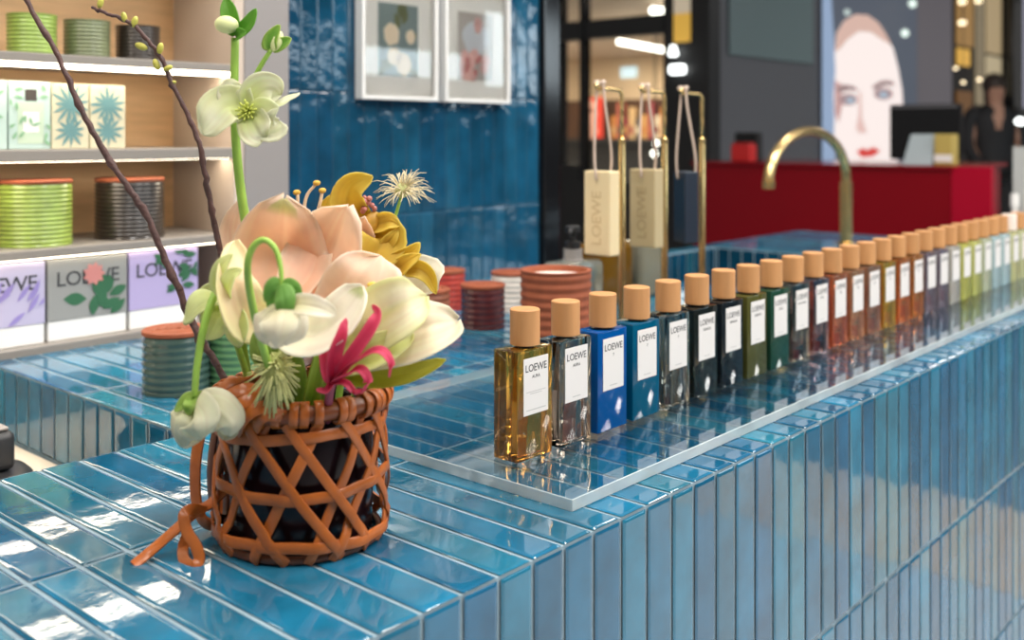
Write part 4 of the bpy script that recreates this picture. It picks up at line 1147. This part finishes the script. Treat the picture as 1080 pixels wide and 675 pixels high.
# grey wall with its pale panel, and the lit portrait screen
YG_ = 2.72
struct('wall_grey', B((5.03, YG_, 0), (6.56, YG_+.12, 3.0)), mat('slate grey wall', (.115,.12,.135), .5))
t = thing('wall_panel', 'pale grey green flat panel high on the slate grey wall', 'panel', (5.8, YG_, 1.70))
obj('panel_face', B((5.222, YG_-.02, 1.70), (6.391, YG_-.002, 2.9), .004), mat('pale teal grey panel', (.15,.21,.22), .4), t)
scr = thing('portrait_screen', 'tall lit screen showing a close-up beauty portrait', 'screen', (7.9, YG_, .6))
def lit(name, c, e=1.0): return mat(name, (.02,.02,.02), .4, emit=c, es=e*1.2)
obj('screen_body', B((6.565, YG_-.02, .6), (9.30, YG_+.05, 3.0)), M_blackm, scr)
ys = YG_-.021
def flat(name, pts, m, k):
    bm = bmesh.new(); poly(bm, [V((x, ys-.0015*k, z)) for x, z in pts], (0,.001,0)); return obj(name, bm, m, scr)
def spx(px, py):
    d = (at(px,py,1)-V(cam.location)); s = (ys - cam.location.y)/d.y; p = V(cam.location)+d*s; return (p.x, p.z)
def ring(cx, cy, rx, ry, n=28, a0=0, a1=2*math.pi): return [spx(cx+rx*math.cos(a0+(a1-a0)*k/n), cy+ry*math.sin(a0+(a1-a0)*k/n)) for k in range(n)]
flat('backdrop', [spx(867,176), spx(967,176), spx(967,-12), spx(867,-12)], lit('slate backdrop glow', (.075,.09,.12)), 0)
flat('backdrop_band', [spx(867,176), spx(880,176), spx(884,110), spx(876,-12), spx(867,-12)], lit('pale blue glow', (.28,.38,.55)), 1)
flat('backdrop_right', [spx(967,176), spx(1004,176), spx(1004,-12), spx(967,-12)], lit('mauve grey glow', (.10,.09,.10)), 1)
flat('portrait_face', [spx(*q) for q in ((883,165),(879,150),(880,125),(879,100),(881,75),(880,55),(882,35),(890,22),(902,15),(915,16),(926,24),(934,36),(942,52),(947,72),(951,95),(952,112),(948,135),(944,155),(946,172),(906,172),(890,172))], lit('pale skin glow', (.98,.86,.82), 1.0), 2)
flat('hair', [spx(*q) for q in ((880,55),(882,35),(890,22),(902,15),(915,16),(926,24),(934,36),(940,48),(930,42),(918,34),(905,33),(893,42),(885,52))], lit('blonde glow', (.75,.50,.42), .9), 3)
flat('cheek_shade', [spx(*q) for q in ((880,85),(886,88),(888,110),(884,130),(880,120))], lit('rose shade glow', (.62,.36,.34), .9), 3)
flat('nose_shade', [spx(*q) for q in ((905,98),(908,96),(909,125),(914,140),(906,141),(902,136),(905,120))], lit('nose shade glow', (.85,.58,.53), .9), 3)
flat('brow', [spx(*q) for q in ((882,93),(889,89),(900,91),(905,96),(895,95),(884,98))], lit('brow glow', (.34,.22,.22), .9), 4)
flat('brow', [spx(*q) for q in ((919,91),(929,85),(939,85),(944,90),(932,90),(921,95))], lit('brow glow', (.34,.22,.22), .9), 4)
flat('eye', ring(894,105,9.5,6.2), lit('eye shade glow', (.42,.28,.29), .9), 4)
flat('eye', ring(931,99,10,6.4), lit('eye shade glow', (.42,.28,.29), .9), 4)
flat('iris', ring(896,106,4.6,3.4,16), lit('iris glow', (.42,.52,.62), .9), 5)
flat('iris', ring(931,100,4.8,3.6,16), lit('iris glow', (.42,.52,.62), .9), 5)
flat('lips', [spx(*q) for q in ((902,160),(909,156),(914,158),(920,155),(928,159),(920,165),(908,166))], lit('lip glow', (.70,.05,.04), .95), 5)
for q in ((935,80+-46),(953,34),(887,13),(957,3)):
    pass
flat('light_spot', ring(954,35,4,4,14), lit('spot glow', (.85,1,.9), 1.3), 3)
flat('light_spot', ring(893,13,3.4,3.4,14), lit('spot glow', (.55,.65,.62), 1.), 3)
flat('light_spot', ring(962,4,4,4,14), lit('spot glow', (.85,1,.9), 1.3), 3)

# red lacquer counter and the things on it
XR = 3.812
rc = thing('red_counter', 'glossy dark red service counter in the store behind', 'counter', (4.1, 1.5, 0))
M_red = mat('dark red lacquer', (.20,.0006,.006), .16, spec=.3)
M_redlit = mat('lit red lacquer', (.36,.002,.02), .2, spec=.3)  # lighter copy of the lacquer: brighter light on the end put into colour
obj('front_panel', B((XR, .92, 0), (XR+.03, 2.10, 1.060), .003), M_red, rc)
obj('counter_body', B((XR+.031, .93, 0), (4.50, 2.10, 1.058)), M_red, rc)
obj('counter_slab', B((XR-.012, .905, 1.061), (4.52, 2.11, 1.076), .003), M_red, rc)
obj('end_panel', B((XR+.0, .765, 0), (XR+.04, .918, 1.076), .003), M_redlit, rc)
t = thing('till_monitor', 'large black till monitor standing on the red counter', 'monitor', (4.10, 1.12, 1.076))
obj('screen', B((4.085, .965, 1.095), (4.11, 1.27, 1.335), .006), M_black, t)
obj('bezel_strip', B((4.082, .98, 1.318), (4.0845, 1.255, 1.330)), mat('dark grey bezel', (.10,.10,.11), .3), t)
obj('foot', B((4.06, 1.02, 1.0765), (4.17, 1.20, 1.0945), .004), M_blackm, t)
t = thing('price_card', 'pale blue grey leaning card holder in front of the till monitor', 'card holder', (3.95, 1.09, 1.076))
bm = bmesh.new(); poly(bm, [V((3.93,1.155,1.0765)), V((3.93,1.035,1.0765)), V((3.975,1.035,1.205)), V((3.975,1.135,1.205))], (.012,0,0)); obj('card', bm, mat('pale blue card', (.40,.47,.50), .5), t)
bm = bmesh.new(); poly(bm, [V((3.985,1.10,1.0765)), V((4.03,1.10,1.0765)), V((3.99,1.10,1.18))], (0,-.015,0)); obj('strut', bm, M_blackm, t)
t = thing('small_carton', 'small mustard yellow carton beside the pale card holder', 'box', (3.97, .995, 1.076))
obj('carton', B((3.94, .955, 1.0765), (4.02, 1.028, 1.205), .004), mat('mustard card', (.50,.38,.10), .6), t)
obj('carton_band', B((3.9385, .955, 1.09), (3.9398, 1.028, 1.12)), M_white, t)
t = thing('small_carton', 'small bright red carton at the left end of the red counter', 'box', (3.95, 1.9, 1.076))
obj('carton', B((3.92, 1.865, 1.0765), (3.99, 1.965, 1.155), .006), mat('bright red card', (.55,.02,.02), .5), t)
obj('carton_top', B((3.925, 1.87, 1.1555), (3.985, 1.96, 1.166), .004), mat('deep red card', (.35,.01,.01), .5), t)
t = thing('card_terminal', 'black card terminal behind the small red carton', 'terminal', (4.1, 1.96, 1.076))
obj('body', B((4.07, 1.90, 1.0765), (4.12, 2.03, 1.215), .008), M_blackm, t)
obj('display', B((4.068, 1.915, 1.15), (4.0698, 2.015, 1.205)), M_black, t)

# far right: lit shop wall, column, bulbs, display with white bottles
struct('wall_far', B((9.31, YG_+.02, 0), (16, YG_+.12, 3.2)), mat('brown black cladding', (.022,.016,.012), .4))
fw_ = thing('far_shopfront', 'dark far shopfront with glowing beige panes at the upper right', 'shopfront', (10.6, YG_, 0))
for x0, x1, z0, z1, c, e in ((9.50,9.92,1.2,1.62,(.22,.10,.03),.6),(9.52,9.85,1.86,2.02,(.80,.45,.08),.9),(9.5,9.95,2.05,2.7,(.45,.25,.08),.7),(10.06,10.28,1.5,2.7,(.30,.24,.15),.8),(10.38,10.85,1.62,2.0,(.55,.45,.28),.8),(10.38,10.85,2.03,2.7,(.48,.36,.20),.8),(11.35,12.6,1.5,2.8,(.30,.30,.38),.9)):
    obj('pane', B((x0, YG_, z0), (x1, YG_+.018, z1)), lit('pane glow', c, e), fw_)
obj('column', B((10.92, YG_-.10, 0), (11.26, YG_-.001, 3.0), .01), M_black, fw_)
for i, (px, py, r) in enumerate(((1015,2,.045),(1032,1,.04),(1015,24,.045))):
    bulb('ceiling_bulb', ['left of the two warm bulbs at the top edge above the person', 'right of the two warm bulbs at the top edge above the person', 'warm bulb hanging lowest above the far shopfront'][i], at(px, py, 8.6), (r*.7,r*.7,r*.5), M_warm, 'warm bulbs at the far shop', 3.2)
for i, (px, py, r, m) in enumerate(((1008,72,.030,M_warm),(1016,87,.030,M_warm),(1033,84,.032,M_warm),(1076,128,.075,M_wlamp))):
    bulb('small_bulb', ['small dim bulb nearest the screen, upper of the pair', 'small dim bulb nearest the screen, lower of the pair', 'small dim bulb between the beige panes', 'broad white glowing lamp at the right edge of the photo'][i], at(px, py, 8.4), (r*.55,r*.55,r*.4), m, 'small bulbs at the far shop', 3.2)
t = thing('tester_display', 'clear backed display of white bottles at the right edge above the caps', 'display', (3.36, .56, .70))
obj('back_card', B((3.40, .40, .70), (3.42, .575, 1.16)), mat('pale grey card', (.46,.47,.46), .5), t)
obj('plinth', B((3.28, .40, .0), (3.44, .59, .70)), M_blackm, t)
for yy, hh in ((.556, .30), (.50, .27), (.445, .31)):
    bt = lathe(bmesh.new(), [(0,.701),(.020,.701),(.021,.71),(.021,.70+hh*.72),(.009,.70+hh*.78),(.009,.70+hh*.84),(.013,.70+hh*.85),(.013,.70+hh),(0,.70+hh)], (3.35, yy, 0), 20)
    tag(obj('tester_bottle', bt, M_white, smooth=40), 'white tester bottle with straight cap, ' + {.556:'leftmost', .50:'middle', .445:'rightmost'}[yy] + ' in the display at the right edge', 'bottle', 'white tester bottles')

# person in black
def skin_body(name, verts, edges, radii, m, parent, sub=2):
    me = bpy.data.meshes.new(name); me.from_pydata([tuple(V(v) - origin_of(parent)) for v in verts], edges, [])
    o = bpy.data.objects.new(name, me); COL.objects.link(o); o.parent = parent
    me.materials.append(m)
    s = o.modifiers.new('skin', 'SKIN'); s.use_smooth_shade = True
    for i, r in enumerate(radii):
        d = me.skin_vertices[0].data[i]; d.radius = r if hasattr(r, '__len__') else (r, r); d.use_root = (i == 0)
    ss = o.modifiers.new('sub', 'SUBSURF'); ss.levels = sub; ss.render_levels = sub
    return o
pc = V((9.05, 2.28, 0))
pr_ = thing('person', 'person in a black jacket standing beyond the right end of the red counter', 'person', pc)
M_skin = mat('skin', (.50,.27,.18), .5, sub=.1); M_cloth = mat('black jacket cloth', (.012,.012,.014), .7); M_hair = mat('dark brown hair', (.03,.018,.012), .5)
def pv(r, f, z): return pc + RIGHT*r + TOCAM*f + UP*z
bv = [pv(0,0,.92), pv(0,0,1.10), pv(0,.01,1.28), pv(0,.01,1.40), pv(0,.03,1.47), pv(0,.05,1.56), pv(0,.05,1.64),
      pv(-.16,.0,1.37), pv(-.22,.03,1.12), pv(-.17,.16,.93), pv(-.12,.22,.90), pv(.16,.0,1.37), pv(.22,.03,1.12), pv(.17,.16,.93), pv(.12,.22,.90),
      pv(-.09,0,.82), pv(-.10,.01,.48), pv(-.10,-.02,.09), pv(-.11,.10,.035), pv(.09,0,.82), pv(.10,.01,.48), pv(.10,-.02,.09), pv(.11,.10,.035)]
be = [(0,1),(1,2),(2,3),(3,4),(4,5),(5,6),(3,7),(7,8),(8,9),(9,10),(3,11),(11,12),(12,13),(13,14),(0,15),(15,16),(16,17),(17,18),(0,19),(19,20),(20,21),(21,22)]
br = [(.15,.11),(.13,.095),(.15,.11),(.10,.08),(.052,.052),(.078,.088),(.074,.085),.055,.042,.032,.028,.055,.042,.032,.028,.08,.055,.04,.035,.08,.055,.04,.035]
skin_body('body', bv, be, br, M_skin, pr_)
bm = bmesh.new(); rings = []
for z, a, b_ in ((.84,.185,.135),(.95,.19,.14),(1.08,.172,.125),(1.22,.19,.135),(1.33,.205,.13),(1.40,.185,.115),(1.445,.12,.09),(1.475,.070,.070)):
    rings.append([bm.verts.new(pv(a*math.cos(2*math.pi*k/24), b_*math.sin(2*math.pi*k/24), z)) for k in range(24)])
for r0, r1 in zip(rings, rings[1:]):
    for k in range(24): bm.faces.new((r0[k], r0[(k+1)%24], r1[(k+1)%24], r1[k]))
bm.faces.new(rings[0][::-1])
for s_ in (-1, 1):
    tube(bm, smooth_path([pv(s_*.15,0,1.40), pv(s_*.205,.005,1.34), pv(s_*.235,.03,1.12), pv(s_*.20,.13,.97), pv(s_*.16,.18,.93)], 5), [.066,.045], 14)
obj('jacket', bm, M_cloth, pr_, True)
skin_body('trousers', [bv[0]+UP*.03, bv[15], bv[16], bv[17]+UP*.02, bv[19], bv[20], bv[21]+UP*.02], [(0,1),(1,2),(2,3),(0,4),(4,5),(5,6)], [(.165,.125),.098,.072,.062,.098,.072,.062], M_cloth, pr_)
bm = bmesh.new(); poly(bm, [pv(-.045,.108,1.43), pv(.045,.108,1.43), pv(0,.142,1.24)], TOCAM*.006); obj('neckline', bm, M_skin, pr_)
bm = bmesh.new(); ellipsoid(bm, pv(0,.015,1.64), (.092,.098,.105), None, 20, 14); ellipsoid(bm, pv(0,-.06,1.54), (.07,.05,.11), None, 16, 12); obj('hair', bm, M_hair, pr_, True)
bm = bmesh.new()
for s in (-1, 1): ellipsoid(bm, pv(s*.032,.135,1.605), (.012,.008,.007), None, 10, 8)
obj('eyes', bm, M_hair, pr_, True)
bm = bmesh.new(); ellipsoid(bm, pv(0,.146,1.575), (.012,.014,.022), None, 10, 8); obj('nose', bm, M_skin, pr_, True)
bm = bmesh.new(); ellipsoid(bm, pv(0,.134,1.535), (.024,.008,.008), None, 10, 8); obj('mouth', bm, mat('lips', (.40,.10,.09), .5), pr_, True)

# card reader and tray on the sunken worktop, bottom left
t = thing('card_reader', 'black card reader on its cradle on the sunken worktop at the left edge', 'terminal', (.045, .70, .81))
M_dk = mat('black plastic', (.022,.022,.024), .42)
obj('cradle', lathe(bmesh.new(), [(0,.0004),(.052,.0004),(.058,.006),(.060,.022),(.054,.028),(.046,.029),(0,.029)], (.030,.690,.81), 40), M_dk, t, 40)
bm = bmesh.new(); box(bm, (-.022,.662,.8395), (.066,.742,.882), .008, 3); obj('housing', bm, M_dk, t, 40)
bm = bmesh.new(); box(bm, (-.016,.668,.8825), (.060,.736,.886), .0015, 2); obj('keypad', bm, mat('warm grey keypad', (.30,.27,.25), .4), t)
t = thing('metal_tray', 'small brushed metal tray beside the black card reader', 'tray', (.085, .63, .81))
obj('tray_body', B((.012, .560, .8103), (.108, .664, .826), .003), mat('brushed steel', (.55,.50,.46), .35, metal=.7), t, 40)
obj('tray_liner', B((.020, .568, .8262), (.100, .656, .8275), .0005), mat('cream liner', (.66,.58,.50), .6), t)
